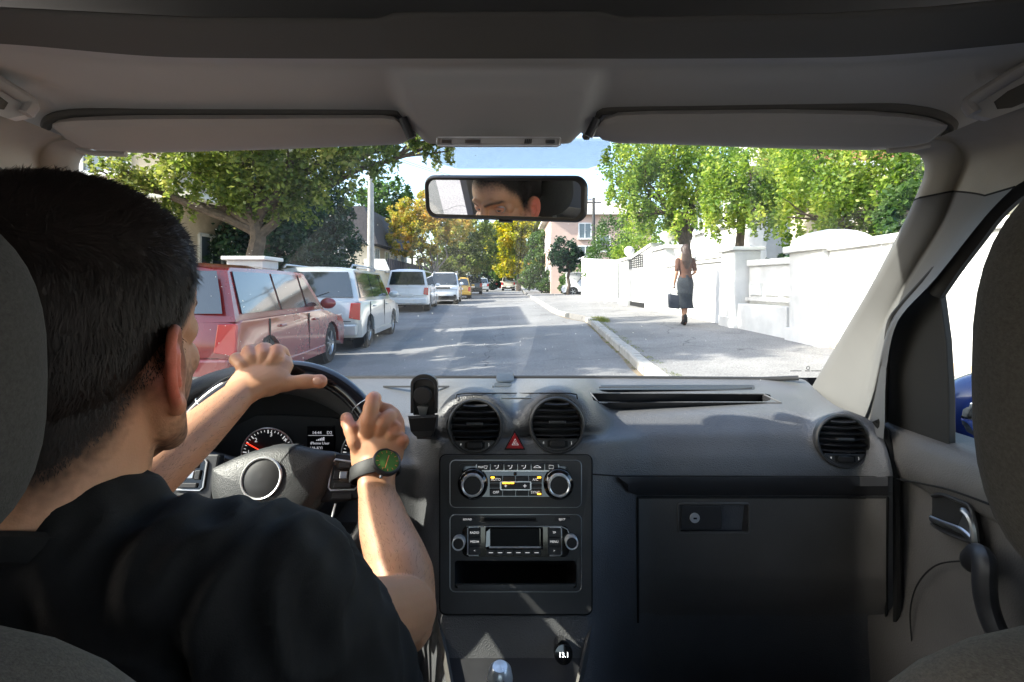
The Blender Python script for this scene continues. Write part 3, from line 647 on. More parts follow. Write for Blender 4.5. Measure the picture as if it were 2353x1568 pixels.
outl = [(485, 1100), (495, 1040), (530, 985), (590, 955), (640, 955), (760, 960), (850, 975), (880, 1040), (880, 1140), (485, 1140)]
dialp('dial_plate', outl, .004, M['dial'])
for cu, lab in ((616, 1), (846, 0)):
    g = part('gauge', ib)
    dialp('dial', circ(cu, 1046, 60), .006, M['dial'], parent=g)
    MB().tube([P(a, b, 1.02 - .008) for a, b in circ(cu, 1046, 62, 48)], .0014, 6, closed=True).build('ring', M['chrome'], g)
    mb = MB(); mr = MB()
    for k in range(31):
        a = R(215 - k * 250 / 30); r0, r1 = (50, 58) if k % 5 == 0 else (53, 58)
        (mr if (lab == 0 and k < 4) else mb).tube([P(cu + r * math.cos(a), 1046 - r * math.sin(a), 1.02 - .0068) for r in (r0, r1)], .0011 if k % 5 == 0 else .0006, 4)
    mb.build('tick_marks', M['print'], g)
    if lab == 0: mr.build('red_tick_marks', M['redp'], g)
    if lab:
        for t, u, v in (('1', 571, 1040), ('2', 588, 1012), ('3', 623, 999), ('4', 655, 1012), ('5', 668, 1040)): text('numeral', t, P(u, v, 1.012), .0085, M['print'], g)
        MB().tube([P(566, 1018, 1.008), P(616, 1046, 1.008)], .0012, 6).build('needle', M['redp'], g)
sc_ = part('trip_display', ib)
dialp('panel', [(706, 980), (768, 980), (768, 1060), (706, 1060)], .0065, M['screen'], parent=sc_)
m_lcd = mat('lcd_text', (.6, .6, .62), .5, emit=(.9, .9, 1), es=.10)
text('lettering', '14:44', P(728, 995, 1.012), .0062, m_lcd, sc_); text('lettering', 'D2', P(757, 995, 1.012), .0062, m_lcd, sc_)
MB().box(P(737, 1001, 1.012), (.050, .0005, .0006)).build('line', m_lcd, sc_)
for k in range(5): MB().box(P(728 + k * 4, 1012 - k * .8, 1.012), (.0022, .0005, .0016 + k * .0013)).build('signal_bar', m_lcd, sc_, smooth=False)
text('lettering', 'iPhone User', P(735, 1019, 1.012), .0055, m_lcd, sc_); text('lettering', 'UA-KYI', P(727, 1030, 1.012), .0055, m_lcd, sc_)

# ---- steering wheel, local frame: wheel plane x,z ; y away from the driver
sw = part('steering_wheel'); WC = P(622, 1100, .80); TW = R(-21); RW = .171
wr = Matrix.Rotation(TW, 3, 'X')
def Wp(x, y, z): return WC + wr @ Vector((x, y, z))
def rimc(a, r=RW): return Wp(r * math.cos(a), 0, r * math.sin(a))
n = 96
def rimsec(name, a0, a1, k, ra, rb, mt):
    pts = [rimc(lerp(a0, a1, i / k)) for i in range(k + 1)]
    # elliptical section: radial ra, axial rb
    rows = []
    for i in range(k + 1):
        a = lerp(a0, a1, i / k); c = rimc(a); er = wr @ Vector((math.cos(a), 0, math.sin(a))); ey = wr @ Vector((0, -1, 0))
        rows.append([c + er * ra * math.cos(t) + ey * rb * math.sin(t) for t in np.linspace(0, 2 * math.pi, 17)])
    return MB().grid(rows).build(name, mt, sw)
rimsec('rim', R(22), R(158), 60, .0165, .0145, M['wheel_g'])
rimsec('rim', R(-22), R(22), 20, .0168, .0150, M['wheel_l']); rimsec('rim', R(158), R(202), 20, .0168, .0150, M['wheel_l'])
rimsec('rim', R(202), R(338), 60, .0160, .0140, M['wheel_l'])
for a in (41,):
    for s in (a, 180 - a):
        c = rimc(R(s)); er = wr @ Vector((math.cos(R(s)), 0, math.sin(R(s)))); ey = wr @ Vector((0, -1, 0))
        MB().tube([c + er * .0170 * math.cos(t) + ey * .0150 * math.sin(t) for t in np.linspace(0, 2 * math.pi, 25)[:-1]], .0007, 5, closed=True).build('chrome_ring', M['chrome'], sw)
# airbag cover : outline in local x,z (metres) from pixels
q = .80 / F
ol = spline([(-130, 22), (-105, 35), (-60, 55), (0, 72), (55, 76), (60, 72), (110, 62), (147, 56), (149, 30), (140, -20), (120, -60), (90, -95), (55, -125), (0, -140), (-50, -128), (-85, -100), (-108, -60), (-124, -20), (-130, 22)], 5)
ol = [(x * q, z * q) for x, z in ol][:-1]
mb = MB(); cz = -.02
ringsA = []
for k, y in ((1.0, .012), (1.0, -.006), (.975, -.014), (.90, -.021), (.75, -.0265), (.5, -.030), (.25, -.032), (.02, -.0325)):
    ringsA.append([Wp(x * k, y, cz + (z - cz) * k) for x, z in ol + ol[:1]])
mb.grid(ringsA); tag(mb.build('airbag_cover', M['airbag'], sw, autos=60), 'grained dark airbag cover')
MB().lathe([(.0305, -.006), (.0308, .002), (.0295, .0036), (.0280, .0030), (.0275, .0)], Wp(0, -.0315, 0), wr @ Vector((0, -1, 0)), 48).build('badge_ring', M['chrome'], sw)
MB().lathe([(.0278, .0005), (.022, .0022), (.012, .0032), (.0001, .0036)], Wp(0, -.0315, 0), wr @ Vector((0, -1, 0)), 40).build('badge', M['trim'], sw)
for s in (-1, 1):
    mb = MB(); f = s
    sp = [(.082, .036), (.118, .036), (.150, .026), (.163, .012), (.163, -.016), (.150, -.028), (.118, -.034), (.080, -.034)]
    mb.prism([Wp(x * s, -.010, z) for x, z in sp], wr @ Vector((0, .018, 0))); mb.build('spoke', M['trim'], sw, smooth=False, bevel=.003)
    pod = part('control_pad', sw)
    po = [(.098, .024), (.102, .028), (.130, .024), (.138, .016), (.140, -.012), (.136, -.016), (.100, -.017), (.096, -.013)]
    mb = MB(); ptsp = [Wp(x * s, -.0125, z) for x, z in po]; mb.tube(ptsp, .0014, 6, closed=True); mb.build('chrome_edge', M['chrome'], pod)
    MB().prism([Wp(x * s, -.0125, z) for x, z in po], wr @ Vector((0, .004, 0))).build('panel', M['gloss'], pod, smooth=False)
    for x0, z0, w, h in ((.118, .019, .018, .008), (.107, .005, .008, .014), (.131, .004, .008, .014), (.118, -.010, .026, .007)):
        MB().box(Wp(x0 * s, -.0145, z0), (w, .004, h), wr).build('button', M['button'], pod, smooth=False, bevel=.001)
    MB().box(Wp(.118 * s, -.0145, .005), (.012, .005, .011), wr).build('centre_button', M['chrome_d'], pod, smooth=False, bevel=.001)
    MB().box(Wp(.118 * s, -.0120, -.0255), (.030, .004, .008), wr).build('button', M['button'], pod, smooth=False, bevel=.001)
    mb = MB(); mb.tube([Wp(.06 * s, .004, -.07), Wp(.075 * s, .004, -.11), Wp(.085 * s, 0, -.145)], .012, 12); mb.build('lower_spoke', M['trim'], sw)
    MB().tube([Wp(.108 * s, -.008, -.036), Wp(.106 * s, -.01, -.055), Wp(.098 * s, -.008, -.085), Wp(.088 * s, -.004, -.12)], .0018, 6).build('chrome_edge', M['chrome'], sw)
MB().tube([Wp(0, .02, 0), Wp(0, .09, -.01), Wp(0, .2, -.03)], [.055, .06, .07], 20).build('steering_column', M['trim'], sw)
for s, a in ((-1, 'stalk'), (1, 'stalk')):
    g = part(a)
    MB().tube([Wp(.05 * s, .035, .02), Wp(.10 * s, .03, .032), Wp(.16 * s, .022, .044)], [.008, .009, .011], 10, rb=[.006, .007, .007]).build('lever', M['trim'], g)
    MB().tube([Wp(.158 * s, .022, .044), Wp(.168 * s, .021, .046)], [.0118, .0105], 10, rb=[.008, .007], rnd=True).build('lever_end', M['chrome_d'], g)
# knee area below the wheel
mb = MB(); mb.grid([[P(u, 1120, .98), P(u, 1200, .93), P(u, 1330, .93), P(u, 1600, 1.0)] for u in range(230, 1010, 30)]); mb.build('knee_panel', M['dash_low'], car)

# ---- windscreen
def WY(v): return .765 + (v - 345) / 525.0 * .485
ws = part('windscreen')
def wsp(x, t):      # t 0 top, 1 bottom
    v = lerp(325, 885, t); y = WY(v); z = EYE + (HZ - v) / F * y; return Vector((x, y - .05 * (x / .75) ** 2 * 1.0, z))
MB().grid([[wsp(lerp(-.66, .66, i / 20) * lerp(1, 1.2, t), t) for i in range(21)] for t in np.linspace(0, 1, 12)]).build('glass', M['wind'], ws, autos=None)
# dotted sunband around the mirror foot
m = bpy.data.materials.new('dotted_print'); m.use_nodes = True; n_ = m.node_tree.nodes; l_ = m.node_tree.links; n_.clear()
out = n_.new('ShaderNodeOutputMaterial'); mx = n_.new('ShaderNodeMixShader'); tr_ = n_.new('ShaderNodeBsdfTransparent'); df = n_.new('ShaderNodeBsdfDiffuse'); df.inputs[0].default_value = (.01, .01, .012, 1)
uvn = n_.new('ShaderNodeUVMap'); sp_ = n_.new('ShaderNodeSeparateXYZ'); l_.new(uvn.outputs[0], sp_.inputs[0])
def mth(op, a, b=None):
    x = n_.new('ShaderNodeMath'); x.operation = op
    for i, v in enumerate((a, b)):
        if v is None: continue
        if isinstance(v, (int, float)): x.inputs[i].default_value = v
        else: l_.new(v, x.inputs[i])
    return x.outputs[0]
row = mth('FLOOR', sp_.outputs[1]); odd = mth('MULTIPLY', mth('MODULO', row, 2), .5)
fx = mth('SUBTRACT', mth('FRACT', mth('ADD', sp_.outputs[0], odd)), .5); fy = mth('SUBTRACT', mth('FRACT', sp_.outputs[1]), .5)
dd = mth('SQRT', mth('ADD', mth('MULTIPLY', fx, fx), mth('MULTIPLY', fy, fy)))
fac = mth('GREATER_THAN', mth('ADD', mth('MULTIPLY', sp_.outputs[2], 1), .41), dd)
l_.new(fac, mx.inputs[0]); l_.new(tr_.outputs[0], mx.inputs[1]); l_.new(df.outputs[0], mx.inputs[2]); l_.new(mx.outputs[0], out.inputs[0])
rows = []; outl2 = [(318, 930, 1392), (340, 952, 1398), (360, 985, 1404), (375, 1005, 1400), (386, 1040, 1385)]
mb = MB(); NR = 24
for i in range(NR + 1):
    v = lerp(318, 388, i / NR); a = interp([(318, 925), (340, 945), (360, 978), (375, 1005), (388, 1050)], v); b = interp([(318, 1400), (350, 1405), (372, 1400), (388, 1350)], v)
    rows.append([P(lerp(a, b, j / 40), v, WY(v) - .006) for j in range(41)])
mb.grid(rows); fb = mb.build('dotted_band', m, ws, autos=None)
uvl = fb.data.uv_layers.new(name='UVMap')
for lp in fb.data.loops:
    co = fb.data.vertices[lp.vertex_index].co; uvl.data[lp.index].uv = (co.x / .0010, (co.z) / .0008)
# little print in the corner of the glass
for dx, w in ((0, 26), (34, 12), (48, 30)):
    patch('glass_marking', [(1816 + dx, 852), (1816 + dx + w, 852), (1816 + dx + w, 853.5), (1816 + dx, 853.5)], 0, M['seam'], ws, depth=lambda u, v: WY(v) - .075, thick=.0005)
MB().tube([P(1857 + 4 * math.cos(t), 846 + 4 * math.sin(t), WY(846) - .075) for t in np.linspace(0, 6.28, 13)[:-1]], .0006, 4, closed=True).build('glass_marking', M['seam'], ws)
mb = MB(); mb.tube([P(400, 872, 1.235), P(900, 869, 1.25), P(1400, 869, 1.25), P(1750, 872, 1.24), P(1835, 869, 1.21)], .006, 8); mb.build('glass_seal', M['rubber'], ws)

# ---- rear-view mirror
rm = part('rear_view_mirror'); E_eye = HC + HR @ Vector((0, .085, .004))
MC = P(1152, 456, .80); ht = P(1106, 489, .80)
n0 = ((cam.location - ht).normalized() + (E_eye - ht).normalized()).normalized()
xa = Vector((0, 0, 1)).cross(n0).normalized() * 1.0; za = n0.cross(xa).normalized()
if xa.x < 0: xa = -xa
if za.z < 0: za = -za
rl = R(4.2); xa, za = xa * math.cos(rl) + za * math.sin(rl) * -1, za * math.cos(rl) + xa * math.sin(rl)
def rrl(w, h, r, n=6):
    out = []
    for cx, cz_, a0 in ((w - r, h - r, 0), (-w + r, h - r, 90), (-w + r, -h + r, 180), (w - r, -h + r, 270)):
        for i in range(n + 1): a = R(a0 + 90 * i / n); out.append((cx + r * math.cos(a), cz_ + r * math.sin(a)))
    return out
MWd, MHt = .133, .0330
Mp = lambda x, z, d: MC + xa * x + za * z + n0 * d
mb = MB(); rows = []
for w, h, r, d in ((MWd, MHt, .018, .0), (MWd + .002, MHt + .002, .019, -.004), (MWd, MHt, .018, -.012), (MWd - .012, MHt - .01, .014, -.028), (MWd - .05, MHt - .025, .008, -.034)):
    pl_ = rrl(w, h, r); rows.append([Mp(x, z, d) for x, z in pl_ + pl_[:1]])
mb.grid(rows); mb.prism([Mp(x, z, -.035) for x, z in rrl(MWd - .05, MHt - .025, .008)], n0 * -.001); mb.build('housing', M['stack'], rm)
pl_ = rrl(MWd, MHt, .018); pi_ = rrl(MWd - .0072, MHt - .0055, .0130)
MB().grid([[Mp(x, z, .0) for x, z in pl_ + pl_[:1]], [Mp(x, z, .002) for x, z in rrl(MWd - .002, MHt - .0015, .016) + rrl(MWd - .002, MHt - .0015, .016)[:1]], [Mp(x, z, .001) for x, z in pi_ + pi_[:1]], [Mp(x, z, -.001) for x, z in pi_ + pi_[:1]]]).build('bezel', M['stack'], rm)
MB().add([Mp(x, z, .0002) for x, z in pi_], [tuple(range(len(pi_)))]).build('glass', M['mirror'], rm, smooth=False)
MB().box(Mp(.004, -MHt - .003, -.008), (.022, .012, .005)).build('dipping_lever', M['trim'], rm, smooth=False, bevel=.001)
foot = P(1152, 452, WY(452) - .002); MB().tube([Mp(0, .01, -.02), Mp(0, .02, -.045), foot], [.010, .009, .016], 12).build('stem', M['stack'], rm)
# dust and dried drops on the outside of the glass
m_dust = mat('dust_specks', (.75, .75, .72), .9); dq = []; rgd = random.Random(11)
for _ in range(520):
    x = rgd.uniform(-.62, .66); t = rgd.uniform(.05, .98); c = wsp(x * lerp(1, 1.15, t), t) + Vector((0, .002, .0005)); s_ = rgd.choice((.0003, .0004, .0005, .0006, .0009)); 
    a = rgd.uniform(0, 3.14); u_ = Vector((math.cos(a), 0, math.sin(a))) * s_ * rgd.uniform(1, 2.2); w_ = Vector((-math.sin(a), .0, math.cos(a))) * s_
    dq.append([tuple(c - u_), tuple(c - w_), tuple(c + u_), tuple(c + w_)])
quadmesh('dust_specks', dq, m_dust, ws)['kind'] = 'stuff'
# ------------------------------------------------------------------ roof lining, visors, pillars, doors, seats
TRf = [(20, .475), (38, .49), (120, .555), (138, .57), (150, .585), (170, .602), (250, .665), (300, .705), (345, .735)]
def RD(u, v):
    y = interp(TRf, v)
    # overhead console swells towards the driver
    l = interp([(150, 893), (255, 925), (320, 962)], v); r = interp([(150, 1390), (255, 1362), (320, 1332)], v)
    if v > 140: y -= .042 * sm(140, 230, v) * sm(l - 14, l + 22, u) * (1 - sm(r - 22, r + 14, u))
    e = max(0, (abs(u - 1165) - 900) / 500); y -= .05 * min(1.2, e) ** 1.6
    return y
mb = MB(); us = list(range(-260, 2640, 12)); rows = []
def vbot(u):
    if 985 < u < 1310: return 338
    if 940 <= u <= 985: return lerp(300, 338, sm(940, 985, u))
    if 1310 <= u <= 1345: return lerp(338, 300, sm(1310, 1345, u))
    if u < 180: return 352 + (180 - u) * -.02
    if u > 2120: return 346
    return 322
for u in us:
    b = vbot(u); side = ((u - 1165) / 1190) ** 4
    lip = interp([(0, 148), (1, 130), (1.5, 110)], side) - (22 * sm(1900, 2500, u)) - (18 * sm(430, 0, u))
    topv = interp([(0, 12), (430, 34), (870, 38), (905, 23), (1385, 21), (1425, 35), (1900, 26), (2150, 10), (2353, -10)], u)
    r = [Vector((P(u, topv, .49).x, .40, EYE + .31 + .10))]
    r = [P(u, topv, interp(TRf, 38) - .01) + Vector((0, -.0, .0)) + Vector((0, .12, .012)), P(u, topv, .50), P(u, topv + 3, .488)]
    for t in np.linspace(0, 1, 7): r.append(P(u, lerp(topv + 5, lip - 12, t), lerp(.487, .553, t)))
    for t in np.linspace(0, 1, 26): v = lerp(lip, b, t); r.append(P(u, v, RD(u, lerp(150, 345, (v - lip) / (345 - lip)))))
    r.append(r[-1] + Vector((0, .03, .03))); rows.append(r)
mb.grid(rows)
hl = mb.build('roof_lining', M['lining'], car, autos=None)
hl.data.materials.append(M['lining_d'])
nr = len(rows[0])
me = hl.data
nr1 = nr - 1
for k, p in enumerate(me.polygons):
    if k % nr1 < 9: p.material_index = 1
hl.modifiers.new('s', 'SMOOTH').iterations = 3
# shelf interior and rear roof, sides, tail: a closed shell with window openings
mb = MB()
mb.box2((-.78, -2.0, 1.615), (.78, .72, 1.635))
mb.grid([[(x, .70, 1.63), (x, .79, 1.56), (x, .765, 1.49)] for x in (-.74, 0, .74)])
mb.build('roof_shell', M['body_in'], car)
mb = MB()
for s in (-1, 1):
    X0, X1 = s * .735, s * .765
    mb.box2((s * .665, -2.0, 1.425), (s * .734, .60, 1.612)); mb.box2((X0, -2.0, .34), (X1, -.0, .98)); mb.box2((X0, -2.0, 1.44), (X1, .62, 1.62))
    mb.box2((X0, -.02, .98), (X1, .12, 1.44)); mb.box2((X0, -1.05, .98), (X1, -.9, 1.44)); mb.box2((X0, -2.0, .98), (X1, -1.8, 1.44))
mb.box2((-.765, -2.02, .34), (.765, -1.99, 1.0)); mb.box2((-.765, -2.02, 1.42), (.765, -1.99, 1.62))
mb.build('rear_body', M['body_in'], car)
# sun visors
def visor(pts_top, pts_bot, k=0):
    mb = MB(); rows = []
    n = len(pts_top)
    for (ut, vt), (ub, vb) in zip(pts_top, pts_bot):
        row = []
        for t, dy in ((0, .012), (.03, -.004), (.12, -.014), (.30, -.017), (.34, -.0175), (.6, -.016), (.9, -.012), (.98, -.004), (1, .012)):
            v = lerp(vt, vb, t); u = lerp(ut, ub, t); y = interp([(250, .655), (345, .715)], v) + dy - .002 - .05 * max(0, (abs(u - 1165) - 900) / 500) ** 1.6
            row.append(P(u, v, y))
        rows.append(row)
    mb.grid(rows); g = part('sun_visor'); mb.build('pad', M['visor'], g)
    return g
lt = [(120, 285), (135, 276), (170, 270), (240, 266), (330, 264), (600, 264), (880, 264), (905, 268), (925, 285)]
lb = [(121, 292), (148, 318), (185, 338), (240, 350), (330, 352), (600, 345), (880, 334), (920, 332), (944, 320)]
g = visor(lt, lb)
MB().tube([P(925, 272, .66), P(946, 318, .665)], .006, 10).build('hinge', M['trim'], g); MB().tube([P(180, 345, .665), P(215, 352, .66), P(290, 355, .66)], .0035, 8).build('edge_piping', M['visor'], g)
rt = [(1372, 290), (1390, 270), (1420, 258), (1500, 254), (1800, 250), (2000, 254), (2090, 262), (2140, 272), (2178, 288)]
rb = [(1366, 306), (1385, 322), (1420, 330), (1500, 331), (1800, 342), (2000, 346), (2080, 342), (2130, 330), (2172, 298)]
g = visor(rt, rb)
MB().tube([P(1372, 274, .66), P(1352, 314, .665)], .006, 10).build('hinge', M['trim'], g); MB().tube([P(2040, 347, .662), P(2100, 342, .66), P(2135, 334, .66)], .0035, 8).build('edge_piping', M['visor'], g)
# dark tube along the recess edge, standing in for the shadow behind the visors
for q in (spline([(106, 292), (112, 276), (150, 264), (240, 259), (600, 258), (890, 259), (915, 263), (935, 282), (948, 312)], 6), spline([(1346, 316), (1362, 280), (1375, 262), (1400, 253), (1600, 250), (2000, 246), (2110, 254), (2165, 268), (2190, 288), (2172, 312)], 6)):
    MB().tube([P(u, v, RD(u, v) + .0015) for u, v in q], .006, 8).build('visor_gap_shade', M['lining_d'], car)
# lamp strip in the overhead console
ol_ = part('overhead_lamp'); od = lambda u, v: interp([(315, .662), (340, .672)], v)
uvtube('chrome_edge', rr(1004, 316, 1288, 334.5, 4), .0135, .0009, M['chrome'], ol_, depth=od, closed=True)
patch('panel', rr(1006, 317, 1286, 333, 4), .012, mat('lamp_housing', (.55, .55, .54), .4), ol_, depth=od, thick=.012, bevel=.001)
patch('lens', rr(1012, 319, 1280, 331, 3), .0135, mat('lamp_lens', (.7, .7, .7), .25, coat=.5), ol_, depth=od, thick=.004)
for a, b in ((1014, 1038), (1068, 1104), (1254, 1276)): patch('lamp_switch', rr(a, 320, b, 330, 3), .0155, M['chrome_d'], ol_, depth=od, thick=.005, bevel=.0008)
for k in range(4): patch('microphone_slot', [(1206 + 4.5 * k, 320), (1208 + 4.5 * k, 320), (1207.5 + 4.5 * k, 330), (1205.5 + 4.5 * k, 330)], .015, M['seam'], ol_, depth=od, thick=.003)
# grab handles
for s in (0, 1):
    g = part('grab_handle')
    f = (lambda u: u) if s else (lambda u: 2298 - u)
    oo = [(2420, 130), (2353, 158), (2290, 195), (2240, 226), (2226, 240), (2240, 262), (2280, 270), (2340, 252), (2420, 220)]
    mb = MB(); mb.tube([P(f(u), v, interp([(2226, .625), (2420, .575)], u) - .006) for u, v in spline(oo[:6], 6)], .011, 12, rb=.007); mb.build('grip', M['visor'], g)
    MB().prism([P(f(u), v, interp([(2226, .62), (2420, .57)], u) + .004) for u, v in [(2420, 118), (2290, 186), (2228, 228), (2224, 246), (2236, 264), (2280, 273), (2345, 250), (2420, 216)]], (0, .01, 0)).build('recess', M['lining'], g, smooth=False)
    MB().prism([P(f(u), v, interp([(2226, .62), (2420, .57)], u) + .002) for u, v in [(2420, 160), (2320, 208), (2286, 234), (2296, 250), (2330, 246), (2420, 210)]], (0, .01, 0)).build('pocket', M['lining_d'], g, smooth=False)
# A pillars
def pillar(mir):
    f = (lambda u: u) if not mir else (lambda u: 2304 - u)
    inner = [(2098, 342, .715), (2128, 352, .735), (2136, 392, .755), (2112, 455, .79), (2085, 512, .83), (2010, 655, .93), (1945, 765, 1.03), (1862, 905, 1.18)]
    mid = [(2150, 318, .69), (2195, 330, .70), (2215, 370, .73), (2190, 440, .765), (2160, 520, .80), (2082, 650, .88), (2018, 780, .95), (1976, 985, .98)]
    mid2 = [(2300, 255, .62), (2330, 290, .625), (2330, 350, .65), (2262, 450, .705), (2215, 520, .745), (2120, 650, .83), (2050, 745, .88), (2022, 850, .925)]
    outer = [(2440, 190, .57), (2440, 300, .58), (2400, 380, .61), (2330, 430, .65), (2262, 500, .70), (2150, 640, .79), (2062, 740, .865), (2036, 850, .90)]
    def cat(a, b, c, d):
        cols = []
        for i in range(len(a)):
            pts = [P(f(x[i][0]), x[i][1], x[i][2]) for x in (a, b, c, d)]
            out = []
            for t in np.linspace(0, 1, 9): out.append(pts[0].lerp(pts[1], t) - Vector((0, .012 * math.sin(math.pi * t), 0)))
            for t in np.linspace(.15, 1, 6): out.append(pts[1].lerp(pts[2], t) - Vector((0, .004 * math.sin(math.pi * t), 0)))
            for t in np.linspace(.15, 1, 6): out.append(pts[2].lerp(pts[3], t))
            out = [out[0] + Vector((0, .02, 0)) + Vector(((.008 if not mir else -.008), 0, 0))] + out
            cols.append(out)
        return cols
    cols = cat(inner, mid, mid2, outer)
    g = part('windscreen_pillar')
    up = cols[:4]; lo = cols[3:]
    # densify rows by spline
    def dens(cs, n=6):
        res = []
        for k in range(len(cs[0])): res.append(spline([tuple(c[k]) for c in cs], n))
        return [list(map(Vector, r)) for r in res]
    o = MB().grid(dens(up)).build('upper_cover', M['pillar_c'], g, autos=None)
    o = MB().grid(dens(lo)).build('lower_cover', M['pillar'], g, autos=None)
    MB().tube([p - Vector((0, .001, 0)) for p in cols[3]], .0014, 6).build('seam', M['seam'], g)
    # foot: vertical strut and small triangular panel
    fx = lambda pts: [P(f(u), v, y) for u, v, y in pts]
    MB().grid([fx([(1995, 840, .99), (1992, 900, .99), (1988, 950, .985), (1980, 990, .98)]), fx([(2008, 840, .965), (2004, 900, .965), (2000, 955, .96), (1996, 990, .955)]), fx([(2022, 838, .925), (2019, 900, .92), (2014, 960, .915), (2010, 1000, .91)]), fx([(2037, 836, .90), (2034, 900, .895), (2033, 970, .89), (2030, 1010, .885)])]).build('strut', M['pillar'], g)
    tri = [[(1945, 762, 1.032), (1968, 775, 1.02), (1990, 775, 1.0), (2000, 800, .985)], [(1915, 808, 1.09), (1950, 820, 1.06), (1985, 825, 1.02), (2000, 840, .99)], [(1882, 862, 1.165), (1925, 875, 1.12), (1972, 880, 1.05), (1995, 885, .99)], [(1862, 880, 1.18), (1905, 910, 1.13), (1958, 930, 1.06), (1992, 930, .99)], [(1862, 900, 1.18), (1905, 935, 1.13), (1958, 960, 1.06), (1990, 975, .98)]]
pillar(False); pillar(True)
# ---- doors. The inner face of the door is close to the plane x = XD
XD = .668
def DP(u, v, x=XD): y = x * F / (u - CX); return Vector((x, y, EYE + (HZ - v) / F * y))
def door(s):
    g = part('front_door'); mx = lambda p: Vector((p.x * s, p.y, p.z))
    # upper shoulder of the door : from dash edge towards the camera
    top = spline([(2008, 962), (2040, 978), (2100, 1000), (2180, 1028), (2260, 1052), (2353, 1088), (2700, 1215), (3600, 1540)], 6)
    rows = []
    for x_off, dz in ((.065, .006), (.045, .004), (.02, 0), (.004, -.006), (-.006, -.022), (-.012, -.05), (-.010, -.075), (.004, -.085), (.004, -.13), (.006, -.2), (.006, -.30), (.0, -.33), (-.012, -.36), (.0, -.62)):
        rows.append([mx(DP(u, v) + Vector((x_off, 0, dz))) for u, v in top])
    o = MB().grid(rows).build('door_panel', M['dash_low'], g, autos=50)
    # sail panel
    sp = [(2046, 742), (2075, 706), (2110, 664), (2148, 625), (2160, 690), (2172, 780), (2179, 900), (2180, 1040), (2033, 985), (2036, 850)]
    MB().prism([mx(DP(u, v, .685)) for u, v in sp], (.012 * s, 0, 0)).build('corner_panel', M['black'], g, smooth=False, bevel=.002)
    seal = spline([(2560, 360), (2440, 385), (2353, 425), (2290, 480), (2240, 545), (2190, 612), (2150, 672)], 6)
    MB().tube([mx(DP(u, v, .676)) for u, v in seal], .012, 10, rb=.016).build('window_seal', M['rubber'], g)
    s2 = spline([(2560, 330), (2440, 350), (2353, 395), (2285, 450), (2225, 520), (2160, 605), (2075, 700), (2044, 748), (2036, 850), (2032, 970)], 6)
    MB().tube([mx(DP(u, v, .670)) for u, v in s2], .005, 8).build('door_seal', M['rubber'], g)
    # frame top beyond the picture and glass
    MB().box2((.70 * s, -.05, 1.375), (.735 * s, .60, 1.46)).build('door_frame', M['trim'], g, smooth=False)
    gl = [(2157, 690), (2170, 780), (2178, 900), (2182, 1045), (2700, 1230), (4000, 1640), (4000, 60), (2700, 335), (2440, 385), (2353, 430), (2240, 548)]
    MB().add([mx(DP(u, v, .70)) for u, v in gl], [tuple(range(len(gl)))]).build('window_glass', M['sideglass'], g, smooth=False)
    MB().tube([mx(DP(u, v, .694)) for u, v in ((2152, 680), (2163, 700), (2172, 780), (2180, 900), (2183, 1040))], .004, 6).build('guide_rail', M['rubber'], g)
    # outer skin
    MB().box2((.75 * s, -.05, .35), (.78 * s, 1.42, .98)).build('door_skin', M['bluepaint'], g)
    # handle
    h = part('door_handle', g); hx = .664
    hh = [(2142, 1140), (2165, 1137), (2205, 1152), (2232, 1170), (2246, 1240), (2236, 1248), (2165, 1220), (2141, 1204)]
    MB().prism([mx(DP(u, v, .658)) for u, v in hh], (.01 * s, 0, 0)).build('recess', M['black'], h, smooth=False)
    mb = MB(); mb.tube([mx(DP(u, v, .654)) for u, v in spline(hh, 4)], .0028, 8, closed=False); mb.build('surround', M['trim'], h)
    mb = MB(); pts = spline([(2139, 1192), (2165, 1203), (2195, 1214), (2212, 1222), (2230, 1238), (2240, 1247)], 4); mb.tube([mx(DP(u, v, .652)) for u, v in pts], [.0035] * len(pts), 8, rb=[.005] * len(pts))
    mb.tube([mx(DP(u, v, .652)) for u, v in spline([(2240, 1247), (2236, 1215), (2228, 1190), (2214, 1174)], 4)], .0045, 8, rnd=True); mb.prism([mx(DP(u, v, .652)) for u, v in ((2200, 1212), (2216, 1176), (2232, 1200), (2240, 1244))], (.003 * s, 0, 0)); mb.build('lever', M['chrome_d'], h)
    # pull handle, bluish black
    pts = spline([(2232, 1290, .640), (2246, 1278, .630), (2262, 1290, .622), (2262, 1340, .618), (2268, 1390, .618), (2290, 1450, .620), (2325, 1500, .628), (2352, 1520, .64)], 6)
    o = MB().tube([mx(DP(u, v, x)) for u, v, x in pts], [.013] * len(pts), 12, rb=[.016] * len(pts), up=(0, 0, 1), rnd=True).build('pull_handle', M['trim'], g)
    # pocket outline
    q = spline([(2110, 1560), (2096, 1480), (2092, 1400), (2110, 1340), (2150, 1300), (2200, 1290), (2240, 1292)], 6)
    MB().tube([mx(DP(u, v, .664)) for u, v in q], .0012, 6).build('pocket_edge', M['seam'], g)
    q = spline([(2056, 1100), (2120, 1112), (2200, 1132), (2353, 1190)], 6)
    MB().tube([mx(DP(u, v, .653)) for u, v in q], .0016, 6).build('seam', M['seam'], g)
    mb = MB(); mb.tube([mx(DP(u, v, .64)) for u, v in ((2240, 1520), (2353, 1506), (2600, 1560))], .03, 12, rb=.02); mb.build('armrest', M['dash_low'], g)
    return g
gR = door(1); gL = door(-1)
# gap between dash end and door
MB().tube([P(u, v, y + .012) for u, v, y in ((2012, 966, .90), (2034, 995, .89), (2050, 1050, .875), (2058, 1110, .86), (2062, 1200, .86), (2064, 1350, .87), (2058, 1568, .9))], .007, 8).build('dashboard_gap', M['seam'], car)
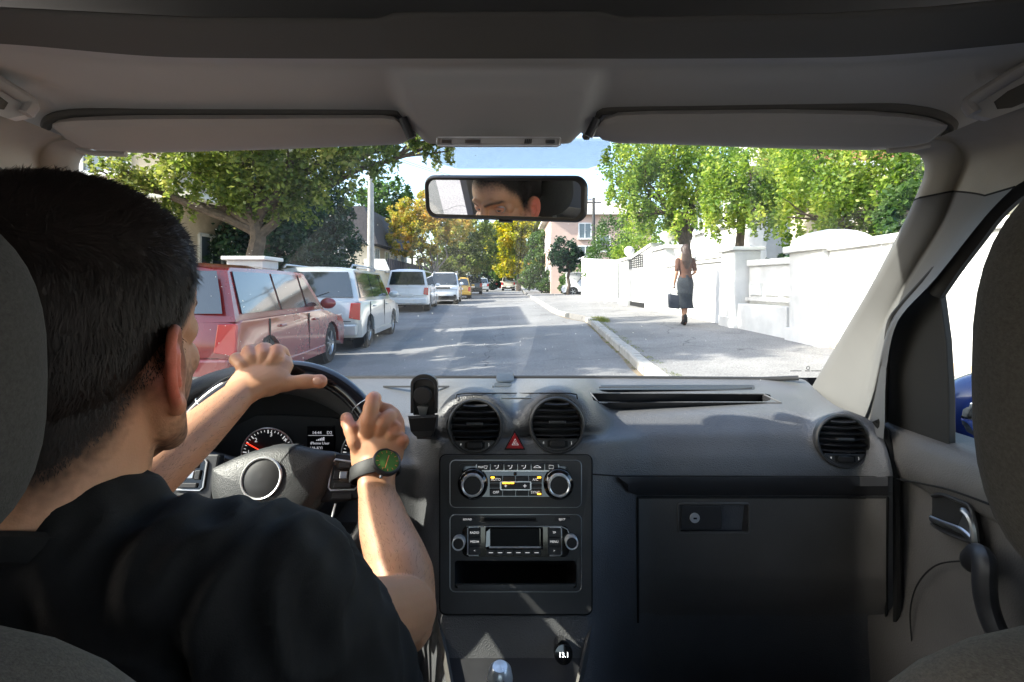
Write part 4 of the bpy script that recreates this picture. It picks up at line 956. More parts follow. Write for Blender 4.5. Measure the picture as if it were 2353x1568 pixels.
# side mirror of our car
mm = part('side_mirror'); c = Vector((.93, 1.02, EYE - .245))
MB().ell((.93, .985, 1.01), (.10, .075, .078), 24, 14).build('cap', M['bluepaint'], mm)
MB().ell((.925, .965, 1.008), (.088, .062, .062), 24, 14).build('glass', M['mirror'], mm)
MB().tube([Vector((.77, .98, .94)), Vector((.92, .98, .93))], .03, 12).build('arm', M['rubber'], mm)
# bonnet, so the street is not seen through the front of the car from other positions
mb = MB(); mb.grid([[(x, y, z - .04 * (x / .8) ** 2) for x in np.linspace(-.8, .8, 9)] for y, z in ((1.40, .99), (1.6, .95), (2.0, .86), (2.15, .75), (2.2, .4))]); mb.build('bonnet', M['bluepaint'], car)
# seats
def superell(c, r, e, n=40, m=26, bul=None):
    vs = []; fs = []
    sg = lambda w, p: math.copysign(abs(w) ** p, w)
    for i in range(m + 1):
        th = -math.pi / 2 + math.pi * i / m
        for j in range(n):
            a = 2 * math.pi * j / n
            x = r[0] * sg(math.cos(th), e) * sg(math.cos(a), e); y = r[1] * sg(math.cos(th), e) * sg(math.sin(a), e); z = r[2] * sg(math.sin(th), e)
            vs.append(Vector(c) + Vector((x, y, z)))
    for i in range(m):
        for j in range(n): j2 = (j + 1) % n; fs.append((i * n + j, i * n + j2, (i + 1) * n + j2, (i + 1) * n + j))
    return MB().add(vs, fs)
for s in (-1, 1):
    g = part('front_seat')
    hc = (-.352, .245, 1.203) if s < 0 else (.354, .245, 1.203)
    superell(hc, (.116 if s < 0 else .121, .045, .100 if s < 0 else .122), .72).build('headrest', M['seat'], g)
    for dx in (-.05, .05): MB().tube([(hc[0] + dx, .245, 1.14), (hc[0] + dx, .245, 1.02)], .006, 10).build('headrest_post', M['chrome_d'], g)
    mb = superell((.350 * s, .20, .776), (.232, .075, .327), .5); mb.build('backrest', M['seat_b'], g)
    mb = superell((.372 * s, .45, .50), (.235, .27, .10), .5); mb.build('seat_cushion', M['seat'], g)
# ------------------------------------------------------------------ people
m_skin = mat('skin', (.47, .235, .130), .5, var=.10, vs=14, bump=.5, bs=700, bd=.0005, bump2=.3, bs2=90, sss=.14)
def skinize(m, hairc=(.018, .012, .010)):
    n = m.node_tree.nodes; l = m.node_tree.links; b = n['Principled BSDF']
    src = b.inputs['Base Color'].links[0].from_socket
    at = n.new('ShaderNodeAttribute'); at.attribute_name = 'tone'; sp = n.new('ShaderNodeSeparateColor'); l.new(at.outputs['Color'], sp.inputs[0])
    m1 = n.new('ShaderNodeMix'); m1.data_type = 'RGBA'; l.new(sp.outputs[1], m1.inputs[0]); l.new(src, m1.inputs[6]); m1.inputs[7].default_value = (.60, .13, .08, 1)
    m2 = n.new('ShaderNodeMix'); m2.data_type = 'RGBA'; l.new(sp.outputs[0], m2.inputs[0]); l.new(m1.outputs[2], m2.inputs[6]); m2.inputs[7].default_value = (*hairc, 1)
    l.new(m2.outputs[2], b.inputs['Base Color'])
    rs = b.inputs['Roughness'].links[0].from_socket; ra = n.new('ShaderNodeMath'); ra.operation = 'MULTIPLY_ADD'; ra.inputs[1].default_value = .35; l.new(sp.outputs[0], ra.inputs[0]); l.new(rs, ra.inputs[2]); l.new(ra.outputs[0], b.inputs['Roughness'])
skinize(m_skin)
m_hair = mat('dark_hair', (.013, .009, .008), .55, var=.3, vs=90, spec=.3)
m_shirt = mat('black_cotton', (.012, .012, .0125), .8, var=.2, vs=60, bump=.35, bs=900, bd=.0006, bump2=.25, bs2=30, spec=.25)
def remesh(mb, name, mt, parent, vox, it=4, fac=.5, disp=None):
    o = link_mesh('tmp', mb.mesh('tmp'), None, smooth=False)
    r = o.modifiers.new('r', 'REMESH'); r.mode = 'VOXEL'; r.voxel_size = vox
    s = o.modifiers.new('s', 'SMOOTH'); s.factor = fac; s.iterations = it
    bpy.context.view_layer.update()
    me = bpy.data.meshes.new_from_object(o.evaluated_get(bpy.context.evaluated_depsgraph_get())); bpy.data.objects.remove(o)
    if disp:
        co = np.empty(len(me.vertices) * 3, dtype=np.float32); me.vertices.foreach_get('co', co); no = np.empty_like(co); me.vertices.foreach_get('normal', no)
        co = disp(co.reshape(-1, 3).astype(float), no.reshape(-1, 3).astype(float)); me.vertices.foreach_set('co', co.astype(np.float32).reshape(-1)); me.update()
    return link_mesh(name, me, mt, parent, autos=None)
def setattr_tone(o, fn):
    me = o.data; n = len(me.vertices); co = np.empty(n * 3, dtype=np.float32); me.vertices.foreach_get('co', co); co = co.reshape(-1, 3).astype(float)
    a = me.attributes.new('tone', 'FLOAT_COLOR', 'POINT'); v = np.zeros((n, 4), dtype=np.float32); v[:, 3] = 1; r, g = fn(co); v[:, 0] = np.clip(r, 0, 1); v[:, 1] = np.clip(g, 0, 1)
    a.data.foreach_set('color', v.reshape(-1))
gs = lambda c, p, s: np.exp(-np.sum(((c - np.array(p)) / np.array(s)) ** 2, axis=1))
def ssm(a, b, x): t = np.clip((x - a) / (b - a), 0, 1); return t * t * (3 - 2 * t)

driver = thing('person', 'man with short dark hair and a black t-shirt driving, both hands on the steering wheel', 'person', (-.34, .38, .60))
def H(x, y, z): return HC + HR @ Vector((x, y, z))
mb = MB()
# skull, face, neck
mb.ell(H(0, -.006, .036), (.0755, .097, .080), 40, 26, HR); mb.ell(H(0, -.016, .005), (.070, .082, .078), 40, 26, HR)
mb.ell(H(0, .030, -.030), (.060, .060, .082), 36, 24, HR); mb.ell(H(0, .048, -.080), (.040, .040, .036), 24, 16, HR); mb.ell(H(0, .070, -.092), (.018, .018, .018), 16, 12, HR)
for s in (-1, 1):
    mb.ell(H(.034 * s, .056, -.024), (.022, .024, .022), 20, 14, HR)
    mb.tube([H(.062 * s, .0, -.03), H(.056 * s, .015, -.068), H(.036 * s, .05, -.088), H(.012 * s, .076, -.094)], [.018, .017, .015, .014], 14, rnd=True)
    mb.tube([H(.008 * s, .092, .024), H(.026 * s, .087, .030), H(.038 * s, .078, .026)], [.009, .0085, .006], 12, rnd=True)
    mb.ell(H(.050 * s, .050, .004), (.009, .016, .015), 16, 10, HR)
    mb.ell(H(.010 * s, .098, -.036), (.0085, .010, .008), 14, 10, HR)
mb.tube([H(0, .090, .018), H(0, .096, -.004), H(0, .106, -.030)], [.0095, .0095, .0115], 14, rnd=True)
mb.tube([H(-.018, .086, -.058), H(0, .094, -.0575), H(.018, .086, -.058)], [.005, .0075, .005], 10, rnd=True); mb.tube([H(-.016, .084, -.066), H(0, .092, -.067), H(.016, .084, -.066)], [.005, .008, .005], 10, rnd=True)
# ears
for s in (1, -1):
    e0 = H(.0765 * s, -.003, -.024); ex = HR @ Vector((.5 * s, -.86, 0)); ez = Vector((0, 0, 1)); eo = HR @ Vector((s * .86, .5, 0))
    ex = (HR @ Vector((.45 * s, -.89, .0))).normalized()
    q = lambda a, b, c=0: e0 + ex * a + ez * b + eo * c
    hel = [q(-.012, -.002, .004), q(-.011, .014, .002), q(-.004, .028, .002), q(.008, .033, .002), q(.019, .026, .002), q(.022, .010, .002), q(.017, -.008, .002), q(.008, -.020, .003), q(-.002, -.030, .004), q(-.008, -.026, .004)]
    mb.tube([Vector(t) for t in spline([tuple(p) for p in hel], 4)], .0042, 10, rnd=True)
    mb.ell(q(.004, .002, -.001), (.004, .004, .004), 10, 8)
    mb.prism([q(-.010, -.004, -.002), q(-.008, .016, -.002), q(.0, .028, -.002), q(.010, .030, -.002), q(.018, .022, -.002), q(.020, .008, -.002), q(.014, -.008, -.002), q(.0, -.026, -.002)], eo * .0042)
    mb.ell(q(-.003, -.028, .003), (.0065, .0065, .009), 12, 10)
    mb.tube([q(-.002, .018, .002), q(.009, .012, .0045), q(.009, -.002, .0045), q(.0, -.012, .004)], .003, 8, rnd=True)
    mb.ell(q(-.012, -.002, -.002), (.010, .010, .030), 12, 10)
# neck, shoulders
mb.tube([H(0, -.010, .0), H(0, -.012, -.04), H(0, -.018, -.085), H(0, -.03, -.125), H(0, -.04, -.19)], [.059, .060, .058, .060, .066], 32, rb=[.062, .062, .063, .064, .07])
mb.tube([H(.02, -.02, -.09), H(.05, -.02, -.18), H(.10, -.02, -.23)], [.035, .03, .03], 20, rnd=True); mb.tube([H(-.02, -.02, -.09), H(-.05, -.02, -.18), H(-.10, -.02, -.23)], [.035, .03, .03], 20, rnd=True)
mb.tube([(-.34, .38, .99), (-.34, .36, .88), (-.35, .34, .62)], [.09, .14, .13], 24, rb=[.05, .07, .08], up=(0, 1, 0))
# right arm
SHR = Vector((-.19, .37, .985)); ELR = P(930, 1405, .575); WRR = P(866, 1125, .742)
mb.tube([SHR, (SHR + ELR) / 2 + Vector((.0, -.005, 0)), ELR], [.048, .043, .036], 24, rnd=True)
fa = [ELR + Vector((.0, -.004, -.008)), ELR.lerp(WRR, .15) + Vector((.004, 0, 0)), ELR.lerp(WRR, .35) + Vector((.005, 0, 0)), ELR.lerp(WRR, .6), ELR.lerp(WRR, .85), WRR, P(866, 1085, .758)]
mb.tube([Vector(t) for t in spline([tuple(p) for p in fa], 4)], [interp([(0, .034), (6, .041), (12, .036), (18, .0295), (24, .030)], i) for i in range(25)], 26, rb=[interp([(0, .034), (6, .037), (12, .032), (18, .022), (24, .021)], i) for i in range(25)], up=(.35, -.8, -.3), rnd=True)
# left arm
SHL = Vector((-.50, .37, .985)); ELL = P(268, 1205, .53); WRL = P(548, 908, .775)
ELL = Vector((-.455, .55, .985))
mb.tube([SHL, ELL], [.048, .036], 20, rnd=True)
fl = [ELL, ELL.lerp(WRL, .3) + Vector((0, -.005, 0)), ELL.lerp(WRL, .65), WRL, P(580, 880, .800)]
mb.tube([Vector(t) for t in spline([tuple(p) for p in fl], 4)], [interp([(0, .035), (4, .037), (8, .034), (12, .0265), (16, .026)], i) for i in range(17)], 24, rb=[interp([(0, .035), (4, .034), (8, .030), (12, .022), (16, .020)], i) for i in range(17)], up=(-.3, -.8, .4), rnd=True)
# hands ---------------------------------------------------------------
def finger(pts, r, tip=.8):
    pp = [Vector(t) for t in spline([tuple(p) for p in pts], 4)]; k = len(pp)
    mb.tube(pp, [lerp(r, r * tip, i / (k - 1)) * (1 + .06 * math.cos(i * 2 * math.pi / 4)) for i in range(k)], 14, rnd=True)
# right hand: palm slab, index up along the rim, others wrap over
def slab(pts, w, th, up):
    pp = [Vector(t) for t in spline([tuple(p) for p in pts], 4)]; k = len(pp)
    mb.tube(pp, [interp(list(zip(np.linspace(0, k - 1, len(w)), w)), i) for i in range(k)], 24, rb=[interp(list(zip(np.linspace(0, k - 1, len(th)), th)), i) for i in range(k)], up=up, rnd=True)
slab([P(866, 1095, .752), P(866, 1060, .765), P(868, 1015, .772), P(874, 985, .775)], [.029, .040, .045, .040], [.020, .021, .019, .014], (0, -1, -.2))
finger([P(846, 1000, .770), P(848, 965, .755), P(853, 938, .757), P(857, 920, .768), P(860, 916, .790), P(862, 928, .808)], .0128)         # index
finger([P(872, 1000, .770), P(879, 972, .756), P(894, 958, .765), P(903, 955, .785), P(900, 972, .806)], .0120)
finger([P(893, 1015, .772), P(903, 992, .760), P(914, 985, .774), P(916, 992, .795), P(905, 1004, .810)], .0115)
finger([P(908, 1040, .774), P(920, 1017, .764), P(926, 1015, .78), P(922, 1024, .798), P(910, 1032, .808)], .0105)
finger([P(838, 1055, .770), P(815, 1015, .765), P(806, 990, .770), P(799, 972, .782), P(796, 962, .795)], .0112, .85)               # thumb
for u, v in ((848, 958), (880, 962), (909, 982), (926, 1010)): mb.ell(P(u, v, .760), (.009, .008, .009), 12, 8)
# left hand over the top of the rim
slab([P(548, 908, .775), P(578, 880, .795), P(606, 862, .812), P(618, 850, .822)], [.027, .037, .043, .038], [.019, .020, .019, .015], (-.2, -.9, .5))
KN = [(P(634, 822, .822), P(636, 806, .835), P(648, 810, .862), P(659, 832, .885)), (P(606, 818, .822), P(603, 803, .838), P(614, 803, .865), P(628, 826, .885)), (P(578, 826, .816), P(571, 808, .832), P(582, 806, .86), P(600, 828, .88)), (P(556, 840, .806), P(541, 826, .822), P(550, 822, .846), P(570, 842, .87))]
for (a, b, c_, d), r in zip(KN, (.0122, .0120, .0116, .0105)):
    base = P(592, 872, .805).lerp(a, .45); finger([base, a, b, c_, d], r); mb.ell(b, (.0095, .0095, .0085), 12, 8)
finger([P(588, 900, .795), P(622, 892, .800), P(660, 882, .808), P(700, 877, .815), P(735, 877, .822)], .0128, .88)
mb.ell(P(620, 885, .80), (.016, .012, .014), 14, 10)
def facecarve(c, no):
    l = (c - np.array(HC)) @ np.array(HR)       # local head coordinates
    f = np.array(HR @ Vector((0, 1, 0)))
    for s in (-1, 1):
        c = c - np.outer(gs(l, (.031 * s, .082, .004), (.013, .03, .0095)) * .0150, f)
        c = c - np.outer(gs(l, (.012 * s, .112, -.043), (.003, .006, .003)) * .002, f)
    c = c + no * (gs(l, (0, .095, .03), (.05, .03, .03)) * np.sin(l[:, 2] * 520) * .0004)[:, None]
    return c
body = remesh(mb, 'body', m_skin, driver, .0023, 4, .5, facecarve)
HCn = np.array(HC); HRn = np.array(HR)
def hairline(l):
    """>0 inside the hair zone"""
    az = np.degrees(np.arctan2(np.abs(l[:, 0]), l[:, 1]))          # 0 front, 180 back
    zb = np.interp(az, [0, 20, 38, 50, 62, 74, 84, 92, 104, 125, 150, 180], [.078, .080, .074, .055, .040, .012, -.022, -.012, -.026, -.056, -.078, -.082])
    return l[:, 2] - zb
def dtone(c):
    l = (c - HCn) @ HRn
    near = (np.linalg.norm(l, axis=1) < .16)
    az = np.degrees(np.arctan2(np.abs(l[:, 0]), l[:, 1]))
    hz_ = ssm(-.034, .004, hairline(l)) * near
    ear = np.clip(gs(l, (.088, -.014, -.020), (.020, .022, .034)) * 1.5, 0, 1); ear2 = np.clip(gs(l, (-.088, -.014, -.020), (.020, .022, .034)) * 1.5, 0, 1); ea = np.maximum(ear, ear2)
    beard = ssm(-.012, -.05, l[:, 2]) * ssm(-.01, .03, l[:, 1]) * (l[:, 2] > -.13) * .62
    nz = np.array([noise.noise(Vector(p) * 260) for p in c]) if len(c) < 500000 else np.zeros(len(c))
    hz_ = np.clip(hz_ * (1 - ea) + nz * .22 * (hz_ > .03) * (hz_ < .97), 0, 1)
    beard = np.clip(beard + nz * .4 * (beard > .1), 0, .8)
    brow = 0
    for s in (-1, 1):
        t = (np.abs(l[:, 0]) - .010) / .040; zc = .0215 + .006 * np.sin(np.clip(t, 0, 1) * 2.6); brow = np.maximum(brow, np.exp(-((l[:, 2] - zc) / .0042) ** 2) * ssm(-.1, .05, t) * (1 - ssm(.85, 1.1, t)) * (l[:, 1] > .05))
    r = np.maximum(np.maximum(hz_ , beard * (1 - ea)), brow * .9 * near)
    g = ea * .85  # ears: own redness plus a backlit glow painted into the skin colour
    for p in ((848, 958, .76), (880, 962, .76), (909, 982, .76), (926, 1010, .76), (636, 806, .83), (603, 803, .83), (571, 808, .83), (735, 877, .82), (857, 912, .765), (799, 970, .78)): g = np.maximum(g, gs(c, P(*p), (.013, .02, .013)) * .34)
    g = np.maximum(g, gs(l, (0, .095, -.062), (.02, .02, .007)) * .5)
    return r * (np.linalg.norm(l, axis=1) < .2), g
setattr_tone(body, dtone)
# eyes
m_eyew = mat('eye_white', (.42, .39, .37), .15, coat=.5); m_iris = mat('iris', (.10, .13, .13), .1, coat=1); 
for s in (-1, 1):
    e = MB().ell(H(.031 * s, .0635, .004), (.0125, .0125, .0125), 24, 16).build('eye', m_eyew, driver)
    dirv = (cam.location + Vector((.1, 1.6, .05)) - H(.031 * s, .0635, .004)).normalized()
    MB().lathe([(.0058, .0112), (.005, .0119), (.0001, .0127)], H(.031 * s, .0635, .004), dirv, 20).build('iris', m_iris, e)
    MB().lathe([(.0024, .0126), (.0001, .0129)], H(.031 * s, .0635, .004), dirv, 12).build('pupil', M['black'], e)
    lid = MB()
    for sg, z0 in ((1, .0046), (-1, -.0060)):
        lid.tube([H(.031 * s + dx, .0635 + math.sqrt(max(1e-6, .0143 ** 2 - dx * dx - (z0 * (1 - (dx / .015) ** 2)) ** 2)) - .001, .004 + z0 * (1 - (dx / .015) ** 2)) for dx in np.linspace(-.0115, .0115, 9)], .0040 if sg > 0 else .0024, 8, rnd=True)
    ob = lid.build('eyelid', m_skin, driver); setattr_tone(ob, lambda c: (np.zeros(len(c)), np.full(len(c), .15)))
# hair: a thin layer grown from the scalp, plus many short strands
me = body.data; nv = len(me.vertices)
co = np.empty(nv * 3, dtype=np.float32); me.vertices.foreach_get('co', co); co = co.reshape(-1, 3).astype(float)
no = np.empty(nv * 3, dtype=np.float32); me.vertices.foreach_get('normal', no); no = no.reshape(-1, 3).astype(float)
lc3 = (co - HCn) @ HRn; hlv = hairline(lc3); earv = np.zeros(nv)
for s in (-1, 1): earv = np.maximum(earv, ((np.abs(lc3[:, 0] - .092 * s) < .017) & (np.abs(lc3[:, 1] + .010) < .036) & (np.abs(lc3[:, 2] + .020) < .040)).astype(float))
okv = (hlv > .0) & (np.linalg.norm(lc3, axis=1) < .16) & (earv < .5)
smo = np.array([noise.noise(Vector(p) * 40) + .6 * noise.noise(Vector(p) * 130) if k else 0 for p, k in zip(co, okv)])
thk = .0125 * ssm(0, .085, hlv) * (1 + .16 * smo) - .0006
cap = co + no * thk[:, None]
polys = [tuple(p.vertices) for p in me.polygons if all(okv[i] for i in p.vertices)]
used = sorted({i for p in polys for i in p}); mp = {i: k for k, i in enumerate(used)}
hm = bpy.data.meshes.new('hair'); hm.from_pydata([tuple(cap[i]) for i in used], [], [tuple(mp[i] for i in p) for p in polys]); hm.update()
hair = link_mesh('hair', hm, m_hair, driver, autos=None); hair.modifiers.new('s', 'SMOOTH').iterations = 2
st_ = []; rng = np.random.default_rng(3)
cand = np.array([i for i in np.nonzero((hlv > -.005) & (np.linalg.norm(lc3, axis=1) < .16) & (earv < .5))[0]])
HRt = HRn
for i in rng.choice(cand, 52000):
    n_l = no[i] @ HRn; p = lc3[i] + rng.normal(size=3) * .0012; h_ = hlv[i]; p = p + n_l * max(.0, thk[i] - .0012)
    flow = np.array([-.25, .9, .1]) * sm(.03, .10, p[2]) + np.array([0, .18 if p[1] > -.03 else -.05, -1.0]) * (1 - sm(.03, .10, p[2]))
    cl_ = noise.noise(Vector(p) * 70); flow = flow + np.array([cl_ * .5, noise.noise(Vector(p) * 70 + Vector((3, 1, 2))) * .4, 0]) + rng.normal(size=3) * .20
    flow -= n_l * flow.dot(n_l); flow /= np.linalg.norm(flow)
    L = .0028 + .0115 * sm(0, .09, h_) * rng.uniform(.6, 1.25); t = flow * .95 + n_l * rng.uniform(.03, .27); w = np.cross(flow, n_l) * (.0003 + .0002 * sm(0, .03, h_))
    st_.append([HC + HR @ Vector(p - w), HC + HR @ Vector(p + w), HC + HR @ Vector(p + t * L)])
quadmesh('hair_strands', [[tuple(v) for v in t] for t in st_], m_hair, driver, per=3)['kind'] = 'stuff'
ah = []
for A_, B_ in ((ELR, WRR), (ELL, WRL)):
    A3, B3 = np.array(A_), np.array(B_); ab = B3 - A3; tt_ = (co - A3) @ ab / ab.dot(ab); dd_ = np.linalg.norm(co - A3 - tt_[:, None] * ab, axis=1)
    idx_ = np.nonzero((tt_ > .05) & (tt_ < .92) & (dd_ < .055))[0]
    for i in rng.choice(idx_, 1500):
        f_ = ab / np.linalg.norm(ab) + rng.normal(size=3) * .5; f_ -= no[i] * f_.dot(no[i]); f_ /= np.linalg.norm(f_); w = np.cross(f_, no[i]) * .00012
        ah.append([tuple(co[i] - w), tuple(co[i] + w), tuple(co[i] + (f_ * .9 + no[i] * .35) * rng.uniform(.004, .009))])
quadmesh('arm_hair', ah, mat('arm_hair', (.05, .03, .02), .5), driver, per=3)['kind'] = 'stuff'
# t-shirt
mb = MB()
mb.tube([(-.35, .30, .50), (-.35, .34, .70), (-.345, .36, .88), (-.342, .365, .99), (-.34, .37, 1.020)], [.165, .185, .19, .165, .105], 40, rb=[.115, .125, .12, .10, .078], up=(0, 1, 0), rnd=True)
mb.tube([(-.52, .39, 1.01), (-.43, .355, 1.055), (-.34, .365, 1.04), (-.25, .375, 1.038), (-.185, .39, 1.018)], [.058, .058, .06, .060, .062], 26, rb=[.055, .05, .045, .05, .055], rnd=True)
mb.tube([(-.187, .388, 1.010), (-.168, .44, .935), (-.153, .485, .875), (-.150, .50, .835)], [.064, .064, .061, .062], 26, rnd=True)
mb.tube([(-.16, .42, .94), (-.158, .44, .85), (-.165, .42, .75), (-.18, .38, .6)], [.055, .065, .07, .06], 26, rnd=True)
mb.tube([(-.52, .385, .985), (-.495, .45, .955), (-.47, .51, .955)], [.062, .058, .054], 26, rnd=True)
def wrink(c, no):
    out = c.copy()
    S = np.array(SHR); E = np.array([-.15, .50, .86])
    for i in range(len(c)):
        p = c[i]; v = Vector(p)
        d = np.linalg.norm(p - S - np.array([0, 0, .03])); w = math.exp(-(d / .11) ** 2)
        # folds radiating from the armpit / shoulder
        q = Vector((p[0] * 34 + p[2] * 16, p[1] * 20, p[2] * 12 - p[0] * 10)); a = 1 - abs(noise.noise(q)) * 2.2
        b = noise.noise(Vector((p[0] * 9, p[1] * 9, p[2] * 6)))
        q2 = Vector((p[0] * 60, p[1] * 12, p[2] * 26)); c2 = 1 - abs(noise.noise(q2 + Vector((5, 5, 5)))) * 2
        out[i] = p + no[i] * (.0075 * a * w * 1.5 + .0035 * a + .007 * b + .003 * c2 * (w + .4))
    return out
shirt = remesh(mb, 't_shirt', m_shirt, driver, .0055, 5, .5, wrink); shirt.modifiers.new('s', 'SMOOTH').iterations = 2
tag(shirt, 'black t-shirt creased at the shoulder')
# collar
mb = MB(); cc0 = Vector((-.337, .374, 1.068)); pts = []
for k in range(40):
    a = 2 * math.pi * k / 40; pts.append(cc0 + Vector((.072 * math.cos(a), .066 * math.sin(a), .012 - .012 * math.sin(a) - .02 * abs(math.cos(a)) ** 3)))
mb.tube(pts, .0045, 8, rb=.010, closed=True); mb.build('collar', m_shirt, driver)
# wrist watch
wa = thing('wristwatch', 'round green-faced watch on a black strap round the wrist of the driver', 'watch', P(866, 1100, .74))
ax = (P(868, 1060, .765) - P(866, 1130, .740)).normalized()
wc = P(862, 1098, .751); xw = ax.cross(Vector((0, -1, 0))).normalized(); yw = xw.cross(ax).normalized()
if yw.y > 0: yw = -yw
if xw.x < 0: xw = -xw
ptw = [wc + ax * (.010 - .010 * math.cos(t) * -1 * .0) + xw * .0345 * math.cos(t) + yw * .0255 * math.sin(t) + ax * (.004 * math.cos(t)) for t in np.linspace(0, 2 * math.pi, 49)[:-1]]
m_strap = mat('black_strap', (.012, .012, .013), .6, bump=.4, bs=700, bd=.0005)
mb = MB(); rowsw = []
for k in range(49):
    t = 2 * math.pi * (k % 48) / 48; e = xw * math.cos(t) + yw * math.sin(t) * .75; p = ptw[k % 48]; e.normalize()
    rowsw.append([p - ax * .0105, p - ax * .0105 + e * .002, p - ax * .008 + e * .003, p + ax * .008 + e * .003, p + ax * .0105 + e * .002, p + ax * .0105])
mb.grid(rowsw); mb.build('strap', m_strap, wa)
fn = (yw * .80 + xw * .52 + ax * .22).normalized(); fc = wc + xw * .0225 + yw * .0225 + ax * .012
MB().lathe([(.0001, -.004), (.0185, -.004), (.0208, -.001), (.0208, .0045), (.0200, .0062), (.0178, .0068), (.0172, .0055)], fc, fn, 48).build('case', M['trim'], wa)
m_wf = mat('green_watch_dial', (.10, .22, .05), .15, coat=1, var=.15, vs=30)
MB().lathe([(.0174, .0052), (.0001, .0052)], fc, fn, 48).build('dial', m_wf, wa)
m_or = mat('orange_marks', (.75, .22, .06), .4)
tx = fn.cross(ax).normalized(); ty = tx.cross(fn).normalized(); mb = MB()
for k in range(12):
    a = 2 * math.pi * k / 12; d = tx * math.cos(a) + ty * math.sin(a); mb.tube([fc + d * .0128 + fn * .0056, fc + d * .0158 + fn * .0056], .0005, 4)
mb.build('hour_marks', m_or, wa)
MB().tube([fc + fn * .006, fc + ty * .0085 - tx * .003 + fn * .006], .0006, 4).build('hand', m_or, wa); MB().tube([fc + fn * .0063, fc - ty * .012 + tx * .004 + fn * .0063], .0005, 4).build('hand', m_or, wa)
MB().tube([fc - ty * .020 + tx * .008, fc - ty * .024 + tx * .009], .002, 8).build('crown', M['chrome_d'], wa)

# ------------------------------------------------------------------ walking woman on the pavement
wu, wv = 1575, 748; wp_ = None
Yw = 9.0
for _ in range(40):
    z = G((wu - CX) / F * Yw, Yw) + .127; Yw = (EYE - z) * F / (wv - HZ)
W0 = P(wu, wv, Yw); W0.z = G(W0.x, W0.y) + .127
wh = 1.68; k_ = wh / 1.68
wom = thing('person', 'woman in an orange top and dark pencil skirt walking on the pavement with a bag', 'person', W0)
m_skin2 = mat('tanned_skin', (.40, .20, .12), .5, var=.08, vs=10, sss=.1)
q = lambda x, y, z: W0 + Vector((x, y, z))
mb = MB()
mb.ell(q(0, .0, 1.56), (.072, .088, .105), 20, 14); mb.tube([q(0, .0, 1.50), q(0, -.005, 1.40)], .048, 14); mb.ell(q(0, .085, 1.55), (.012, .015, .018), 10, 8)
mb.tube([q(0, 0, 1.38), q(0, 0, 1.22), q(0, 0, 1.06), q(0, 0, .92), q(0, 0, .82)], [.15, .125, .10, .145, .13], 20, rb=[.085, .085, .075, .095, .09], up=(0, 1, 0), rnd=True)
for s, (ey, wy, wx) in ((-1, (-.02, .06, -.21)), (1, (-.05, .10, .16))):
    mb.tube([q(.15 * s, 0, 1.36), q(.185 * s, ey, 1.10), q(wx, wy, .88 if s < 0 else 1.05)], [.045, .036, .025], 12, rnd=True)
    mb.tube([q(wx, wy, .88 if s < 0 else 1.05), q(wx, wy + .03, .80 if s < 0 else 1.03)], [.026, .02], 10, rb=[.016, .012], rnd=True)
    for f_ in range(4): mb.tube([q(wx - .015 + f_ * .010, wy + .02, .82 if s < 0 else 1.03), q(wx - .015 + f_ * .010, wy + .045, .76 if s < 0 else 1.0)], .0075, 8, rnd=True)
mb.tube([q(-.06, 0, .85), q(-.045, .05, .50), q(-.035, -.08, .09)], [.085, .055, .035], 16, rnd=True); mb.tube([q(.06, 0, .85), q(.04, .06, .50), q(.0, .10, .09)], [.085, .055, .035], 16, rnd=True)
mb.tube([q(-.035, -.10, .08), q(-.03, .02, .03)], [.035, .03], 12, rnd=True); mb.tube([q(.0, .08, .08), q(.0, .22, .035)], [.035, .03], 12, rnd=True)
wb = remesh(mb, 'body', m_skin2, wom, .012, 3)
m_top = mat('orange_brown_top', (.09, .042, .028), .85, var=.15, vs=10, bump=.3, bs=60, bd=.01); m_sk = mat('dark_denim', (.022, .028, .036), .85, var=.4, vs=60, bump=.4, bs=40, bd=.008); m_h2 = mat('brown_hair', (.05, .028, .020), .5, var=.4, vs=40)
mb = MB(); mb.tube([q(0, 0, 1.40), q(0, 0, 1.33), q(0, 0, 1.22), q(0, 0, 1.08), q(0, 0, .98)], [.10, .168, .14, .118, .15], 26, rb=[.07, .10, .10, .088, .11], up=(0, 1, 0)); mb.tube([q(-.15, 0, 1.35), q(-.183, -.015, 1.16)], [.06, .05], 14, rnd=True); mb.tube([q(.15, 0, 1.35), q(.183, -.035, 1.16)], [.06, .05], 14, rnd=True)
remesh(mb, 'blouse', m_top, wom, .012, 3)
sk_ = [(1.05, .122, .092), (.98, .15, .108), (.88, .175, .12), (.78, .172, .12), (.65, .155, .12), (.52, .145, .125), (.42, .155, .135), (.36, .175, .15)]
mb = MB(); mb.grid([[q((rx + .004 * math.sin(a * 7)) * math.cos(a) , (ry + .006 * math.sin(a * 5 + z * 9)) * math.sin(a), z) for a in np.linspace(0, 2 * math.pi, 41)] for z, rx, ry in sk_]); mb.build('skirt', m_sk, wom, autos=None)
mb = MB(); mb.ell(q(0, -.018, 1.585), (.092, .10, .112), 24, 16); mb.tube([q(0, -.05, 1.60), q(0, -.085, 1.48), q(0, -.095, 1.34), q(0, -.085, 1.22)], [.085, .105, .11, .06], 20, rb=[.06, .05, .04, .025], rnd=True)
remesh(mb, 'hair', m_h2, wom, .010, 2, disp=lambda c, no: c + no * (np.sin(c[:, 0] * 260)[:, None] * .003))
for x, y in ((-.035, -.10), (.0, .09)):
    MB().tube([q(x, y, .20), q(x, y, .09), q(x + .002, y + .06, .045), q(x + .003, y + .13, .035)], [.042, .044, .04, .028], 12, rnd=True).build('boot', M['black'], wom)
bag = thing('handbag', 'dark blue-grey shoulder bag carried by the walking woman', 'bag', q(-.23, .05, .40))
